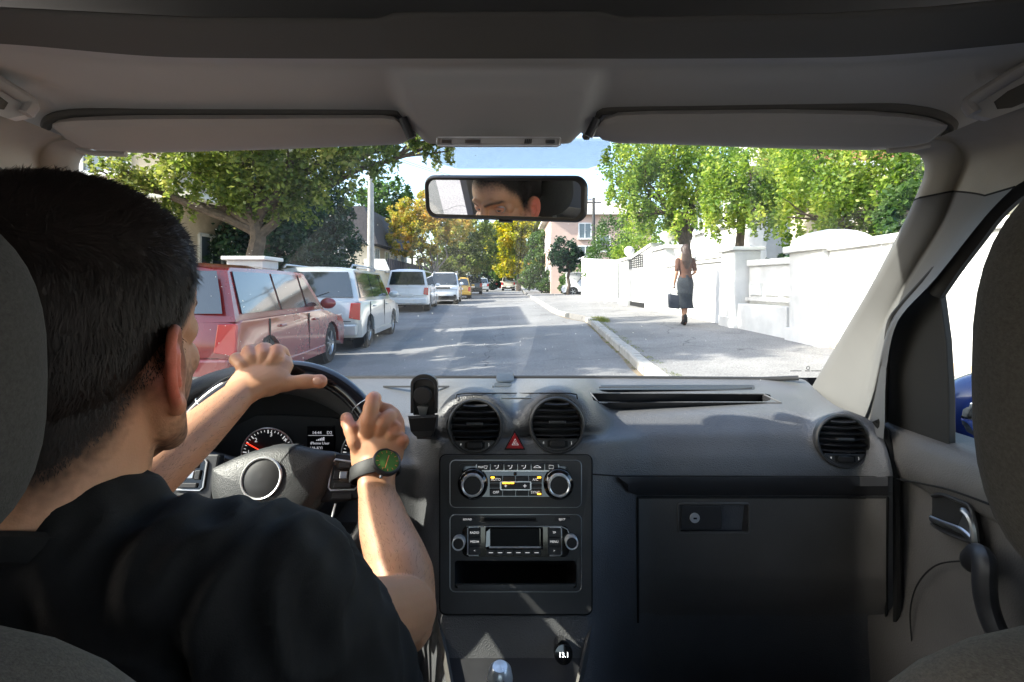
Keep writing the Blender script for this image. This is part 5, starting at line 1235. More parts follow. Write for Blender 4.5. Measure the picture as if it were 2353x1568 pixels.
MB().prism([q(-.33, -.03, .36), q(-.12, -.03, .34), q(-.10, -.03, .62), q(-.34, -.03, .66)], (0, .14, 0)).build('bag_body', mat('blue_grey_leather', (.04, .045, .06), .6, var=.2, vs=8), bag, smooth=False, bevel=.02)
MB().tube([q(-.31, .03, .65), q(-.26, .05, .78), q(-.20, .07, .80), q(-.15, .05, .64)], .008, 6).build('bag_strap', M['black'], bag)
m_nail = mat('nail', (.62, .34, .25), .25, coat=.3)
nl = MB().ell((0, 0, 0), (.0085, .0025, .0062), 16, 8, Matrix.Rotation(R(4), 3, 'Y')); nl.v = [tuple(Vector(v) + P(729, 876, .8105)) for v in nl.v]; nl.build('thumb_nail', m_nail, driver)
nl = MB().ell((0, 0, 0), (.0045, .0022, .0062), 16, 8, Matrix.Rotation(R(-12), 3, 'Y')); nl.v = [tuple(Vector(v) + P(795, 962, .7865)) for v in nl.v]; nl.build('thumb_nail', m_nail, driver)
# ------------------------------------------------------------------ white garden wall on the right
m_white = mat('white_render', (.60, .598, .59), .8, var=.12, vs=2.0, bump=.25, bs=18, bd=.004)
m_whitec = mat('white_coping', (.68, .68, .66), .7, var=.06, vs=4, bump=.2, bs=30, bd=.003)
m_stone = mat('grey_urn_stone', (.55, .54, .52), .85, var=.15, vs=9, bump=.3, bs=40, bd=.004)
m_iron = mat('dark_iron', (.03, .03, .032), .5)
gz = lambda x, y: G(x, y) + .10
def zat(v, Y): return EYE + (HZ - v) / F * Y
def Yat(u, x=WALLX): return x * F / (u - CX)
def wallrun(name, label, y0, y1, z0, z1, mt=None, th=.28, x=WALLX, cap=.06, scallop=0, group=None, n=1, recess=None):
    g = thing(name, label, 'wall', (x, (y0 + y1) / 2, gz(x, (y0 + y1) / 2)), group=group); mt = mt or m_white
    a = gz(x, y0) - .2; b = gz(x, y1) - .2
    MB().prism([(x, y0, a), (x, y1, b), (x, y1, z1), (x, y0, z0)], (th, 0, 0)).build('wall_body', mt, g, smooth=False, bevel=.01)
    if cap:
        k = max(1, int(round((y1 - y0) / 1.0)))
        for i in range(k):
            ya, yb = lerp(y0, y1, i / k) + .004, lerp(y0, y1, (i + 1) / k) - .004; za, zb = lerp(z0, z1, i / k), lerp(z0, z1, (i + 1) / k)
            sc = scallop
            MB().prism([(x - .05, ya, za), (x - .05, yb, zb), (x - .05, yb, zb + cap), (x - .05, (ya + yb) / 2, (za + zb) / 2 + cap + sc), (x - .05, ya, za + cap)], (th + .10, 0, 0)).build('coping_stone', m_whitec, g, smooth=False, bevel=.012)
    return g
def pier(label, y, w, ztop, dome=0, d=.5, x=WALLX, cap=.10, group='white gate piers'):
    g = thing('gate_pier', label, 'pillar', (x, y, gz(x, y)), group=group); z0 = gz(x, y) - .2
    MB().box2((x - .08, y - w / 2, z0), (x - .08 + d, y + w / 2, ztop)).build('shaft', m_white, g, smooth=False, bevel=.012)
    MB().box2((x - .13, y - w / 2 - .05, z0), (x - .03 + d, y + w / 2 + .05, z0 + .42)).build('plinth', m_white, g, smooth=False, bevel=.015)
    MB().box2((x - .15, y - w / 2 - .07, ztop), (x - .01 + d, y + w / 2 + .07, ztop + cap)).build('cap', m_whitec, g, smooth=False, bevel=.015)
    if dome:
        mb = MB(); c = Vector((x - .08 + d / 2, y, ztop + cap)); rows = []
        for t in np.linspace(0, math.pi / 2, 8): rows.append([c + Vector(((d / 2) * math.cos(t) * sx, (w / 2) * math.cos(t) * sy, dome * math.sin(t))) for sx, sy in ((-1, -1), (1, -1), (1, 1), (-1, 1), (-1, -1))])
        mb.grid(rows).build('domed_top', m_whitec, g, smooth=False, bevel=.02)
    return g
y = Yat(1349); pier('white gate pier at the far end of the garden wall', 33.0, 1.6, zat(594, 33), x=4.7, d=1.0)
g = wallrun('garden_wall', 'white garden wall with scalloped coping between far pier and finial pier', 22.2, 32, zat(606, 22.2), zat(600, 32), scallop=.10)
def wallp(u): return Yat(u)
pier('white pier with a round ball finial', Yat(1437), 1.5, zat(594, Yat(1437)) - .1, x=WALLX)
fin = bpy.data.objects.new('ball_finial', None); 
pg = [o for o in C.objects if o.get('label') == 'white pier with a round ball finial'][0]
cf = Vector((WALLX + .15, Yat(1437), zat(594, Yat(1437)))); MB().lathe([(a * .6, b * .6) for a, b in [(.22, 0), (.12, .08), (.10, .12), (.22, .2), (.31, .35), (.33, .48), (.28, .64), (.16, .74), (.0001, .78)]], cf, (0, 0, 1), 28).build('ball_finial', m_white, pg)
# wall with stepped sloping top, grille and floor vent
ya, yb = Yat(1497), Yat(1452)
g = wallrun('garden_wall', 'white wall with a sloping stepped top, a small iron grille and a low dark vent', ya, yb, zat(566, ya), zat(596, yb), cap=.10)
for i in range(9):
    yy = lerp(Yat(1478), Yat(1444), i / 8); MB().box2((WALLX - .03, yy - .015, zat(612, ya)), (WALLX - .012, yy + .015, zat(612, ya) + .42)).build('grille_bar', m_iron, g, smooth=False)
for i in range(6):
    zz = zat(612, ya) + .04 + i * .075; MB().box2((WALLX - .026, Yat(1478), zz), (WALLX - .014, Yat(1444), zz + .025)).build('grille_bar', m_iron, g, smooth=False)
MB().box2((WALLX - .015, Yat(1481), G(WALLX, ya) + .14), (WALLX + .01, Yat(1442), G(WALLX, ya) + .30)).build('vent_opening', M['black'], g, smooth=False)
# urn pier
yu = Yat(1520); pu = pier('white pier carrying a round stone urn', yu, 1.25, zat(575, yu), d=.55)
cu_ = Vector((WALLX + .18, yu, zat(575, yu) + .1)); MB().lathe([(.12, 0), (.12, .05), (.06, .09), (.08, .13), (.20, .22), (.24, .33), (.20, .40), (.17, .42), (.14, .44), (.0001, .46)], cu_, (0, 0, 1), 30).build('urn', m_white, pu)
# grey flowerpot on the wall (the light cone under the urn)
y3a, y3b = Yat(1664), Yat(1535)
g = wallrun('garden_wall', 'white wall behind the walking woman with a grey slatted fence on it', y3a, y3b, zat(601, y3a), zat(614, y3b))
m_fenc = mat('weathered_grey_wood', (.34, .33, .31), .85, var=.25, vs=6)
fe = thing('slatted_fence', 'grey slatted fence with a white top rail above the wall behind the woman', 'fence', (WALLX + .5, (y3a + y3b) / 2, 1.2))
zf = zat(600, 9.5)
for i in range(30):
    yy = lerp(y3a, y3b, (i + .5) / 30); MB().box2((WALLX + .50, yy - .055, .5), (WALLX + .53, yy + .055, zat(582, y3a) + .02)).build('slat', m_fenc, fe, smooth=False)
MB().box2((WALLX + .47, y3a, zat(582, y3a) + .0), (WALLX + .56, y3b, zat(582, y3a) + .09)).build('top_rail', m_whitec, fe, smooth=False)
pt = thing('flower_pot', 'large pale conical pot on the wall below the urn', 'pot', (WALLX + .1, Yat(1555), zat(614, Yat(1555))))
MB().lathe([(.0001, 0), (.13, 0), (.19, .32), (.21, .35), (.21, .40), (.18, .40), (.16, .34)], (WALLX + .14, Yat(1556), zat(613, Yat(1556)) + .06), (0, 0, 1), 28).build('pot', m_stone, pt)
yp4 = Yat(1682); pier('white pier with a broad flat cap behind the woman', yp4, .62, zat(578, yp4), cap=.07)
y4a, y4b = Yat(1815), Yat(1702)
g = wallrun('garden_wall', 'low white wall with recessed panels under a thick sloping coping', y4a, y4b, zat(606, y4a), zat(612, y4b), cap=.11, x=WALLX + .16)
MB().box2((WALLX - .06, y4a, gz(WALLX, y4a) - .2), (WALLX + .16, y4b, zat(706, y4a))).build('base_course', m_white, g, smooth=False, bevel=.012)
for i in range(3):
    ya_ = lerp(y4a, y4b, (i + .12) / 3); yb_ = lerp(y4a, y4b, (i + .88) / 3); MB().box2((WALLX + .12, ya_, zat(682, y4a)), (WALLX + .165, yb_, zat(648, y4a))).build('relief_panel', m_whitec, g, smooth=False, bevel=.01)
MB().box2((WALLX + .08, y4a, zat(697, y4a)), (WALLX + .17, y4b, zat(688, y4a))).build('string_course', m_stone, g, smooth=False)
yp5 = Yat(1862); pier('big white gate pier with a domed top nearest the car', yp5, .85, zat(578, yp5), dome=.22, d=.75)
y5b = Yat(1905)
g = wallrun('garden_wall', 'tall plain white wall beside the car, seen through its side window', -3.0, y5b, zat(577, y5b) + .1, zat(577, y5b), cap=.10)
for dz in (.32, .42): MB().box2((WALLX - .012, -3.0, zat(577, y5b) - dz), (WALLX + .01, y5b, zat(577, y5b) - dz + .03)).build('moulding', m_whitec, g, smooth=False)
m_dirt = mat('brown_splashed_render', (.42, .34, .26), .9, var=.3, vs=6)
MB().box2((WALLX - .02, -3.0, gz(WALLX, 2) - .2), (WALLX, y5b, gz(WALLX, 4) + .16)).build('dirty_base', m_dirt, g, smooth=False)
# far low walls
g = wallrun('garden_wall', 'low white wall beside the driveway beyond the white parked cars', 40, 48, G(4.3, 40) + 1.35, G(4.3, 48) + 1.3, x=4.2, cap=.05)
g = wallrun('garden_wall', 'farthest low whitish wall on the right below the small trees', 50, 62, G(4, 50) + 1.0, G(4, 60) + 1.0, x=4.0, cap=.05)
pier('white pier at the end of the low driveway wall', 39.4, 1.2, G(4.2, 39) + 1.75, x=4.2, d=1.1, cap=.05)

# ------------------------------------------------------------------ vehicles
m_glass = mat('car_glass', (.012, .016, .018), .06, coat=.6, spec=.8); m_tyre = mat('tyre_rubber', (.018, .018, .018), .8); m_rim = mat('alloy', (.45, .46, .47), .3, metal=1)
m_blackpl = mat('bumper_black', (.02, .02, .021), .55); m_under = mat('underbody', (.008, .008, .008), .9)
m_tail = mat('tail_lamp', (.45, .012, .012), .2, coat=.8); m_head = mat('head_lamp', (.55, .57, .6), .12, coat=1, metal=.4); m_plate = mat('number_plate', (.75, .75, .74), .5); m_ind = mat('indicator', (.7, .25, .03), .3, coat=.5)
def paint(n, c, r=.28, metal=0): return mat(n, c, r, metal=metal, coat=.9, var=.04, vs=3)
def vehicle(name, label, cat, x, y, rz, Wd, L, Ht, pcol, belt=.98, nose=.72, yb=.02, tail=.10, wsb=.62, wst=.42, rtail=.06, hb=None, wr=.33, fog=False, rails=False, group='parked cars', lowc=None, z=None, plate_t=None, darkrear=True):
    g = thing(name, label, cat, (x, y, G(x, y) if z is None else z), rz, group)
    h = Wd / 2; r, f = -L / 2, L / 2; wb = L * .30; ar = wr + .05
    yw = r + L * (1 - .27)                      # windscreen base (towards +y)
    def arch(yc): return [(yc - ar * math.cos(a), max(.24, wr + ar * math.sin(a) * 1.02)) for a in np.linspace(0.0, math.pi, 9)]
    low = [(f - .10, .24)] ; 
    prof = [(r + .08, .26)] + [(r + .02, .42), (r, .55), (r + .015, .72), (r + .05, belt - .03), (r + .10, belt)]
    top = [(yw - .2, belt + .0), (yw + .05, belt - .02), (yw + .45 * (f - yw), belt - .10), (f - .22, nose + .08), (f - .07, nose), (f, .52), (f - .02, .36), (f - .10, .24)]
    bot = [(p[0], p[1]) for p in arch(wb)][::-1] + [(p[0], p[1]) for p in arch(-wb)][::-1]
    poly = prof + top + bot
    xs = [-1, -.965, -.86, -.5, 0, .5, .86, .965, 1]; sc_ = [.955, .975, .992, 1, 1, 1, .992, .975, .955]
    mb = MB(); n = len(poly); vs = []; fs = []
    for xx, s_ in zip(xs, sc_):
        for (py, pz) in poly:
            zz = pz if pz < belt - .35 else pz - (1 - s_) * .6
            t = 1 if abs(xx) < .95 else (1 - .03 * max(0, (pz - .6)) / .4)
            vs.append((xx * h * t, py * (s_ if abs(py) > L * .42 else 1), zz))
    for i in range(len(xs) - 1):
        for j in range(n): k = (j + 1) % n; fs.append((i * n + j, i * n + k, (i + 1) * n + k, (i + 1) * n + j))
    fs.append(tuple(range(n))); fs.append(tuple((len(xs) - 1) * n + j for j in range(n))[::-1])
    mb.add(vs, fs).build('body', pcol, g, local=True, autos=38)
    MB().box2((-h + .22, r + .15, .20), (h - .22, f - .2, .6)).build('underbody', m_under, g, local=True, smooth=False)
    # greenhouse
    def side_x(t): return h * .955 - (h * .955 - (h - .20)) * t ** 1.2
    y0b, y0t, y1t, y1b = r + tail * .3, r + rtail + tail, yw - wst * 1.35 + .0, yw + .06
    roof = [(y0b, belt - .03, 1.0), (lerp(y0b, y0t, .92), lerp(belt, Ht, .90), .9), (y0t + .12, Ht - .012, 1), (lerp(y0t, y1t, .5), Ht, 1), (y1t - .1, Ht - .012, 1), (lerp(y1t, y1b, .10), lerp(Ht, belt, .10), .9), (y1b, belt - .04, 1.0)]
    mb = MB(); rows = []
    for (yy, zz, _) in roof:
        t = min(1, max(0, (zz - belt) / (Ht - belt))); sxx = side_x(t)
        rows.append([(xx * sxx * (1 if abs(xx) < 1 else 1), yy + (.05 * (1 - abs(xx) ** 2) * (-1 if yy < 0 else 1) - .05 * (-1 if yy < 0 else 1)) * (1 if t < .95 else 0), zz + (.0 if t < .9 else .03 * (1 - xx * xx) - .03 * (abs(xx) > .9)) ) for xx in (-1, -.93, -.6, 0, .6, .93, 1)])
    mb.grid(rows)
    nr_ = len(rows)
    for sgn, col_ in ((-1, 0), (1, 6)): mb.add([Vector(rw[col_]) for rw in rows], [tuple(range(nr_))])
    mb.build('roof', pcol, g, local=True, autos=50)
    # glass panels, set 4 mm proud
    def onrear(xx, t): zz = lerp(belt, Ht, t); yy = lerp(y0b, lerp(y0b, y0t, .92), t / .9); return Vector((xx * side_x(t), yy - .012 - .05 * 0, zz))
    def onfront(xx, t): zz = lerp(belt - .03, Ht, t); yy = lerp(y1b, y1t, t); return Vector((xx * side_x(t), yy + .014, zz))
    MB().grid([[onrear(xx, t) for xx in np.linspace(-.88, .88, 5)] for t in (.10, .45, .86)]).build('rear_window', m_glass, g, local=True)
    MB().grid([[onfront(xx, t) + Vector((0, .02, .01)) for xx in np.linspace(-.90, .90, 5)] for t in (.06, .45, .93)]).build('windscreen', m_glass, g, local=True)
    ys_ = [(y0b + .30, lerp(y0b, y0t, 1) + .22), (-.26, -.22), (yw * .62, yw * .50)]
    segs = [((y0b + .20, y0t + .12), (-wb + .42, -wb + .38)), ((-wb + .48, -wb + .44), (.10, .06)), ((.17, .13), (y1b - .30, y1t - .12))]
    for s in (-1, 1):
        for (b0, t0), (b1, t1) in segs:
            pts = []
            for yy, t in ((b0, .08), (b1, .08), (t1, .86), (t0, .86)): pts.append(Vector((s * (side_x(t) + .006), yy, lerp(belt, Ht, t))))
            MB().prism(pts, (-s * .01, 0, 0)).build('side_window', m_glass, g, local=True, smooth=False)
        for yy in (-wb + .02, .13): MB().box2((s * (h * .985), yy - .006, .36), (s * (h + .003), yy + .006, belt - .04)).build('door_seam', m_under, g, local=True, smooth=False)
        for yy in (-wb + .30, .32): MB().box2((s * h * .98, yy, belt - .16), (s * (h + .025), yy + .17, belt - .13)).build('door_handle', pcol, g, local=True, smooth=False, bevel=.008)
        MB().ell((s * (h + .10), y1b - .33, belt + .08), (.12, .06, .085), 16, 10).build('wing_mirror', pcol, g, local=True)
        MB().box2((s * (h * .99), -wb + ar, .22), (s * (h + .012), wb - ar, .34)).build('sill', m_blackpl if lowc else pcol, g, local=True, smooth=False, bevel=.01)
        for yc in (-wb, wb):
            mb = MB(); w_ = .20; xc = s * (h - .02)
            mb.lathe([(wr * .62, 0), (wr * .93, .0), (wr, -.03), (wr, -.17), (wr * .93, -.20), (.0001, -.20)], (xc, yc, wr), (s, 0, 0), 28); o = mb.build('tyre', m_tyre, g, local=True)
            mb = MB(); mb.lathe([(.0001, -.02), (wr * .2, -.015), (wr * .22, -.045), (wr * .55, -.05), (wr * .62, -.012), (wr * .64, -.01)], (xc, yc, wr), (s, 0, 0), 28)
            for k in range(5):
                a = 2 * math.pi * k / 5; mb.box(Vector((xc - s * .02, yc + wr * .38 * math.cos(a), wr + wr * .38 * math.sin(a))), (.03, wr * .42, .05), Matrix.Rotation(a, 3, 'X'))
            mb.build('wheel_rim', m_rim, g, local=True)
            MB().lathe([(.01, -.06), (ar - .01, -.06), (ar - .01, -.3), (.01, -.3)], (s * h, yc, wr), (s, 0, 0), 20).build('wheel_arch', m_under, g, local=True)
        # lamps
        MB().prism([(s * h * .99, r + .03, belt - .05), (s * h * .80, r - .008, belt - .05), (s * h * .76, r - .02, belt - .34), (s * h * .985, r + .01, belt - .38)], (0, .05, 0)).build('tail_lamp', m_tail, g, local=True, smooth=False, bevel=.008)
        MB().prism([(s * h * .965, f - .14, nose + .07), (s * h * .60, f - .045, nose + .05), (s * h * .56, f - .01, nose - .08), (s * h * .95, f - .05, nose - .10)], (0, -.06, 0)).build('headlamp', m_head, g, local=True, smooth=False, bevel=.01)
        MB().box2((s * h * .70, f - .03, .38), (s * h * .88, f + .012, .50)).build('fog_lamp', m_blackpl, g, local=True, smooth=False, bevel=.02)
        if rails: MB().tube([(s * (side_x(1) - .05), y0t + .15, Ht), (s * (side_x(1) - .05), y0t + .25, Ht + .06), (s * (side_x(1) - .05), y1t - .35, Ht + .06), (s * (side_x(1) - .05), y1t - .25, Ht)], .018, 8).build('roof_rail', m_rim, g, local=True)
    MB().box2((-h * .93, r - .035, .30), (h * .93, r + .10, .52)).build('rear_bumper', m_blackpl if lowc else pcol, g, local=True, smooth=False, bevel=.03)
    MB().box2((-h * .90, f - .10, .26), (h * .90, f + .025, .44)).build('front_bumper', m_blackpl if lowc else pcol, g, local=True, smooth=False, bevel=.03)
    MB().box2((-h * .50, f - .05, nose - .08), (h * .50, f + .012, nose + .03)).build('grille', m_blackpl, g, local=True, smooth=False, bevel=.015)
    MB().box2((-h * .42, f - .03, .28), (h * .42, f + .030, .40)).build('air_intake', m_under, g, local=True, smooth=False, bevel=.01)
    MB().box2((-.26, r - .042, .62 if not lowc else .42), (.26, r - .0, .74 if not lowc else .54)).build('number_plate', m_plate, g, local=True, smooth=False)
    MB().box2((-.26, f, .44), (.26, f + .04, .55)).build('number_plate', m_plate, g, local=True, smooth=False)
    MB().tube([(-h * .80, r + .0, belt - .40), (h * .80, r + .0, belt - .40)], .006, 6).build('tailgate_seam', m_under, g, local=True)
    MB().tube([(0, lerp(y0b, y0t, .1) - .02, belt + .05), (.30, lerp(y0b, y0t, .3) - .02, lerp(belt, Ht, .25))], .008, 6).build('wiper', m_under, g, local=True)
    return g
p_red = paint('red_paint', (.22, .011, .008)); p_sil = paint('silver_paint', (.50, .52, .52), .3, .35); p_wh = paint('white_paint', (.78, .78, .78)); p_wh2 = paint('pearl_white_paint', (.68, .70, .73)); p_yel = paint('yellow_paint', (.62, .36, .04)); p_blk = paint('black_paint', (.012, .014, .018)); p_bei = paint('cream_paint', (.62, .58, .50))
pk = lambda u, Y: (u - CX) / F * Y
vehicle('parked_car', 'red hatchback parked on the left, partly behind the head of the driver', 'car', -3.80, 7.2, R(3), 1.78, 4.1, 1.50, p_red, belt=.92, nose=.70, z=0)
vehicle('parked_car', 'silver people carrier parked between the red hatchback and the white minivan', 'car', -3.92, 12.0, R(3), 1.80, 4.5, 1.62, p_sil, belt=.98, nose=.74, rails=True)
x = pk(931, 22); vehicle('parked_minivan', 'white minivan with its dark rear window and red tail lamps facing us', 'minivan', x - .05, 24.4, R(3), 1.84, 4.8, 1.78, p_wh, belt=1.04, nose=.80)
x = pk(1008, 27); vehicle('parked_suv', 'pearl white suv with its dark grille and headlamps facing us', 'suv', x, 29.6, R(183), 1.76, 4.4, 1.74, p_wh2, belt=1.02, nose=.88, rails=True, lowc=True, fog=True, wr=.36)
x = pk(1053, 35); vehicle('parked_car', 'small yellow hatchback behind the white suv', 'car', x, 36.5, R(3), 1.55, 3.5, 1.46, p_yel, belt=.86, nose=.68, rails=True)
x = pk(1082, 47); vehicle('parked_suv', 'black suv seen from behind with red lamps beyond the yellow car', 'suv', x, 49, R(3), 1.88, 4.7, 1.74, p_blk, belt=1.04, nose=.88, wr=.38)
x = pk(1104, 60); vehicle('parked_car', 'pale silver car half hidden beyond the black suv', 'car', x, 62, R(3), 1.75, 4.3, 1.6, p_sil)
x = pk(1168, 67); vehicle('parked_van', 'cream small van with a black bumper standing by the far trees', 'van', x, 69, R(0), 1.80, 4.3, 1.85, p_bei, belt=1.12, nose=.86, lowc=True, tail=.02, rtail=.02)
x = pk(1146, 90); vehicle('parked_car', 'distant red car left of the cream van', 'car', x, 90, R(0), 1.7, 4.0, 1.5, p_red)
vehicle('parked_car', 'white car nose out of the driveway, left of two by the wall end', 'car', 5.6, 43.0, R(80), 1.76, 4.3, 1.5, p_wh, belt=.95)
vehicle('parked_suv', 'white car with a black lower edge half hidden by the far pier', 'suv', 5.95, 38.6, R(82), 1.8, 4.4, 1.62, p_wh2, belt=1.0, lowc=True)

# ------------------------------------------------------------------ houses
m_cream = mat('cream_render', (.62, .55, .42), .85, var=.10, vs=1.2, bump=.2, bs=14, bd=.006); m_tan = mat('tan_brick_render', (.55, .47, .36), .9, var=.18, vs=2.4, bump=.4, bs=10, bd=.01); m_pink = mat('pink_render', (.55, .40, .34), .85, var=.06, vs=1.0, bump=.15, bs=16, bd=.004); m_roofd = mat('dark_shingle', (.055, .05, .055), .8, var=.3, vs=6, bump=.5, bs=14, bd=.02); m_roofp = mat('pale_fibre_roof', (.52, .47, .42), .85, var=.15, vs=3); m_concrete = mat('concrete', (.36, .35, .33), .85, var=.15, vs=3, bump=.3, bs=20, bd=.005); m_wframe = mat('white_window_frame', (.75, .76, .77), .5); m_pane = mat('window_pane', (.07, .10, .13), .08, coat=.8, spec=.8); m_red = mat('red_tile', (.35, .10, .06), .85, var=.2, vs=8)
def window(g, c, w, h, nrm, mull=1, sill=True):
    """window facing nrm ((0,-1),(1,0)...) centred at c"""
    nx, ny = nrm; t = Vector((-ny, nx, 0)); n = Vector((nx, ny, 0)); c = Vector(c); z = Vector((0, 0, 1))
    wn = bpy.data.objects.new('window', None); C.objects.link(wn); wn.parent = g; wn.location = g.matrix_basis.inverted() @ c if False else c - Vector(g.location)
    def bar(a, b, wd, dp): 
        lo = c + t * a[0] + z * a[1]; hi = c + t * b[0] + z * b[1]; m_ = (lo + hi) / 2; d = hi - lo
        ln = d.length; ax_ = d.normalized(); rot = Matrix((ax_, n, ax_.cross(n))).transposed()
        MB().box(m_ + n * dp / 2, (ln, dp, wd), rot).build('frame', m_wframe, wn, smooth=False)
    for a, b in (((-w / 2, -h / 2), (w / 2, -h / 2)), ((-w / 2, h / 2), (w / 2, h / 2)), ((-w / 2, -h / 2), (-w / 2, h / 2)), ((w / 2, -h / 2), (w / 2, h / 2))): bar(a, b, .09, .06)
    for k in range(mull): xx = -w / 2 + w * (k + 1) / (mull + 1); bar((xx, -h / 2), (xx, h / 2), .06, .05)
    MB().add([c + t * a + z * b + n * .012 for a, b in ((-w / 2, -h / 2), (w / 2, -h / 2), (w / 2, h / 2), (-w / 2, h / 2))], [(0, 1, 2, 3)]).build('pane', m_pane, wn, smooth=False)
    if sill: 
        rot = Matrix((t, n, z)).transposed(); MB().box(c - z * (h / 2 + .07) + n * .08, (w + .2, .18, .05), rot).build('sill', m_whitec, wn, smooth=False)
def house(label, x0, x1, y0, y1, z0, z1, mt, roof=None, rm=None, over=.5, rh=2.2, rname='roof'):
    g = thing('house', label, 'house', ((x0 + x1) / 2, (y0 + y1) / 2, z0))
    MB().box2((x0, y0, z0 - .5), (x1, y1, z1)).build('wall', mt, g, smooth=False)
    rm = rm or m_roofd
    if roof == 'hip':
        a = (x0 - over, y0 - over, z1); b = (x1 + over, y0 - over, z1); c_ = (x1 + over, y1 + over, z1); d = (x0 - over, y1 + over, z1); w = min(x1 - x0, y1 - y0) / 2
        if x1 - x0 > y1 - y0: r1, r2 = (x0 + w, (y0 + y1) / 2, z1 + rh), (x1 - w, (y0 + y1) / 2, z1 + rh); fs = [(0, 1, 5, 4), (1, 2, 5), (2, 3, 4, 5), (3, 0, 4), (3, 2, 1, 0)]
        else: r1, r2 = ((x0 + x1) / 2, y0 + w, z1 + rh), ((x0 + x1) / 2, y1 - w, z1 + rh); fs = [(0, 1, 4), (1, 2, 5, 4), (2, 3, 5), (3, 0, 4, 5), (3, 2, 1, 0)]
        MB().add([a, b, c_, d, r1, r2], fs).build('roof', rm, g, smooth=False)
        MB().box2((x0 - over, y0 - over, z1 - .14), (x1 + over, y1 + over, z1 - .004)).build('eaves', m_whitec, g, smooth=False)
    elif roof == 'mansard':
        MB().prism([(x0 - .6, 0, z1 - .5), (x1 + .7, 0, z1 - .5), (x1 - .2, 0, z1 + rh), (x0 + .3, 0, z1 + rh)], (0, y1 - y0 + 1, 0)).build('roof', rm, g, smooth=False).location.y += y0 - .5
    elif roof == 'flat':
        MB().box2((x0 - over, y0 - over, z1), (x1 + over, y1 + over, z1 + .25)).build('roof', rm, g, smooth=False)
    return g
# tan two-storey house behind the red car
g = house('tan two-storey house with a white balcony edge behind the red hatchback', -17.5, -8.6, 13.0, 21.5, 0, 6.6, m_tan, 'hip', m_roofd, .7, 2.4)
for yy in (14.6, 17.0, 19.6): window(g, (-8.6, yy, 2.0), 1.1, 1.4, (1, 0)); window(g, (-8.6, yy, 5.0), 1.1, 1.4, (1, 0))
for xx in (-15.5, -12.8, -10.3): window(g, (xx, 13.0, 2.0), 1.2, 1.5, (0, -1)); window(g, (xx, 13.0, 4.9), 1.2, 1.5, (0, -1))
MB().box2((-16, 12.0, 3.35), (-7.4, 21.0, 3.5)).build('balcony_slab', m_whitec, g, smooth=False)
MB().tube([(-8.45, 12.85, .2), (-8.45, 12.85, 6.5)], .07, 10).build('downpipe', m_wframe, g)
for yy in np.linspace(12.1, 20.9, 30): MB().box2((-7.5, yy - .015, 3.5), (-7.47, yy + .015, 4.35)).build('baluster', m_iron, g, smooth=False)
MB().box2((-7.53, 12.0, 4.35), (-7.45, 21.0, 4.42)).build('handrail', m_wframe, g, smooth=False)
# cream house with dark mansard roof
g = house('cream house with a dark mansard roof and a grey balcony, left beyond the hedge', -14.5, -9.2, 33, 44, .4, 3.6 + .9, m_cream, 'mansard', m_roofd, rh=1.9)
for yy in (34.8, 37.6, 40.4, 42.8): window(g, (-9.2, yy, 3.2), 1.1, 1.3, (1, 0))
for xx in (-13.3, -11.2): window(g, (xx, 33, 3.4), 1.1, 1.3, (0, -1))
MB().box2((-14.4, 31.8, 2.15), (-7.7, 44.5, 2.30)).build('balcony_slab', m_concrete, g, smooth=False)
MB().prism([(-9.2, 31.8, 2.3), (-7.6, 31.8, 2.3), (-7.9, 31.8, 3.0), (-9.2, 31.8, 3.0)][:4], (0, .08, 0)).build('balcony_end', m_whitec, g, smooth=False)
for i in range(24): yy = 31.9 + i * .53; MB().box2((-7.78, yy, 2.3), (-7.74, yy + .40, 3.05)).build('balcony_board', m_roofd, g, smooth=False)
gw = wallrun('garden_wall', 'cream boundary wall with garage front under the grey balcony', 24, 44, 2.2, 2.3, mt=m_cream, x=-8.2, cap=.06)
wl = wallrun('garden_wall', 'plain pale wall behind the silver and red parked cars', 9.4, 23.8, 1.15, 1.35, mt=m_cream, x=-6.6, cap=.06)
# white gatepost above the red car
gpst = pier('white square gatepost with a flat cap standing above the red car', 9.6, .62, 1.74, x=-4.85 - .25, d=.66, cap=.07, group='white gateposts')
pier('slim white post at the end of the cream boundary wall', 44.6, .7, 2.9, x=-8.3, d=.6, cap=.05, group='white gateposts')
# pink house on the right
g = house('pink two-storey house with a pale hipped roof, right of the mirror', 3.2, 11.5, 42, 52, .5, 7.3, m_pink, 'hip', m_roofp, .5, 2.0)
window(g, (pk(1344, 42), 42, zat(531, 42)), 1.0, 1.25, (0, -1)); window(g, (pk(1386, 42), 42, zat(560, 42)), 1.1, 1.3, (0, -1), mull=0); window(g, (pk(1345, 42), 42, zat(580, 42)), 1.4, 1.0, (0, -1))
for yy in (44, 46.5, 49): window(g, (3.2, yy, 5.2), 1.1, 1.3, (-1, 0)); window(g, (3.2, yy, 2.4), 1.1, 1.3, (-1, 0))
MB().box2((3.1, 41.85, 3.35), (11.6, 42.0, 3.5)).build('string_course', m_whitec, g, smooth=False)
MB().box2((5.6, 45, 7.6), (6.3, 45.7, 9.7)).build('chimney', m_red, g, smooth=False)
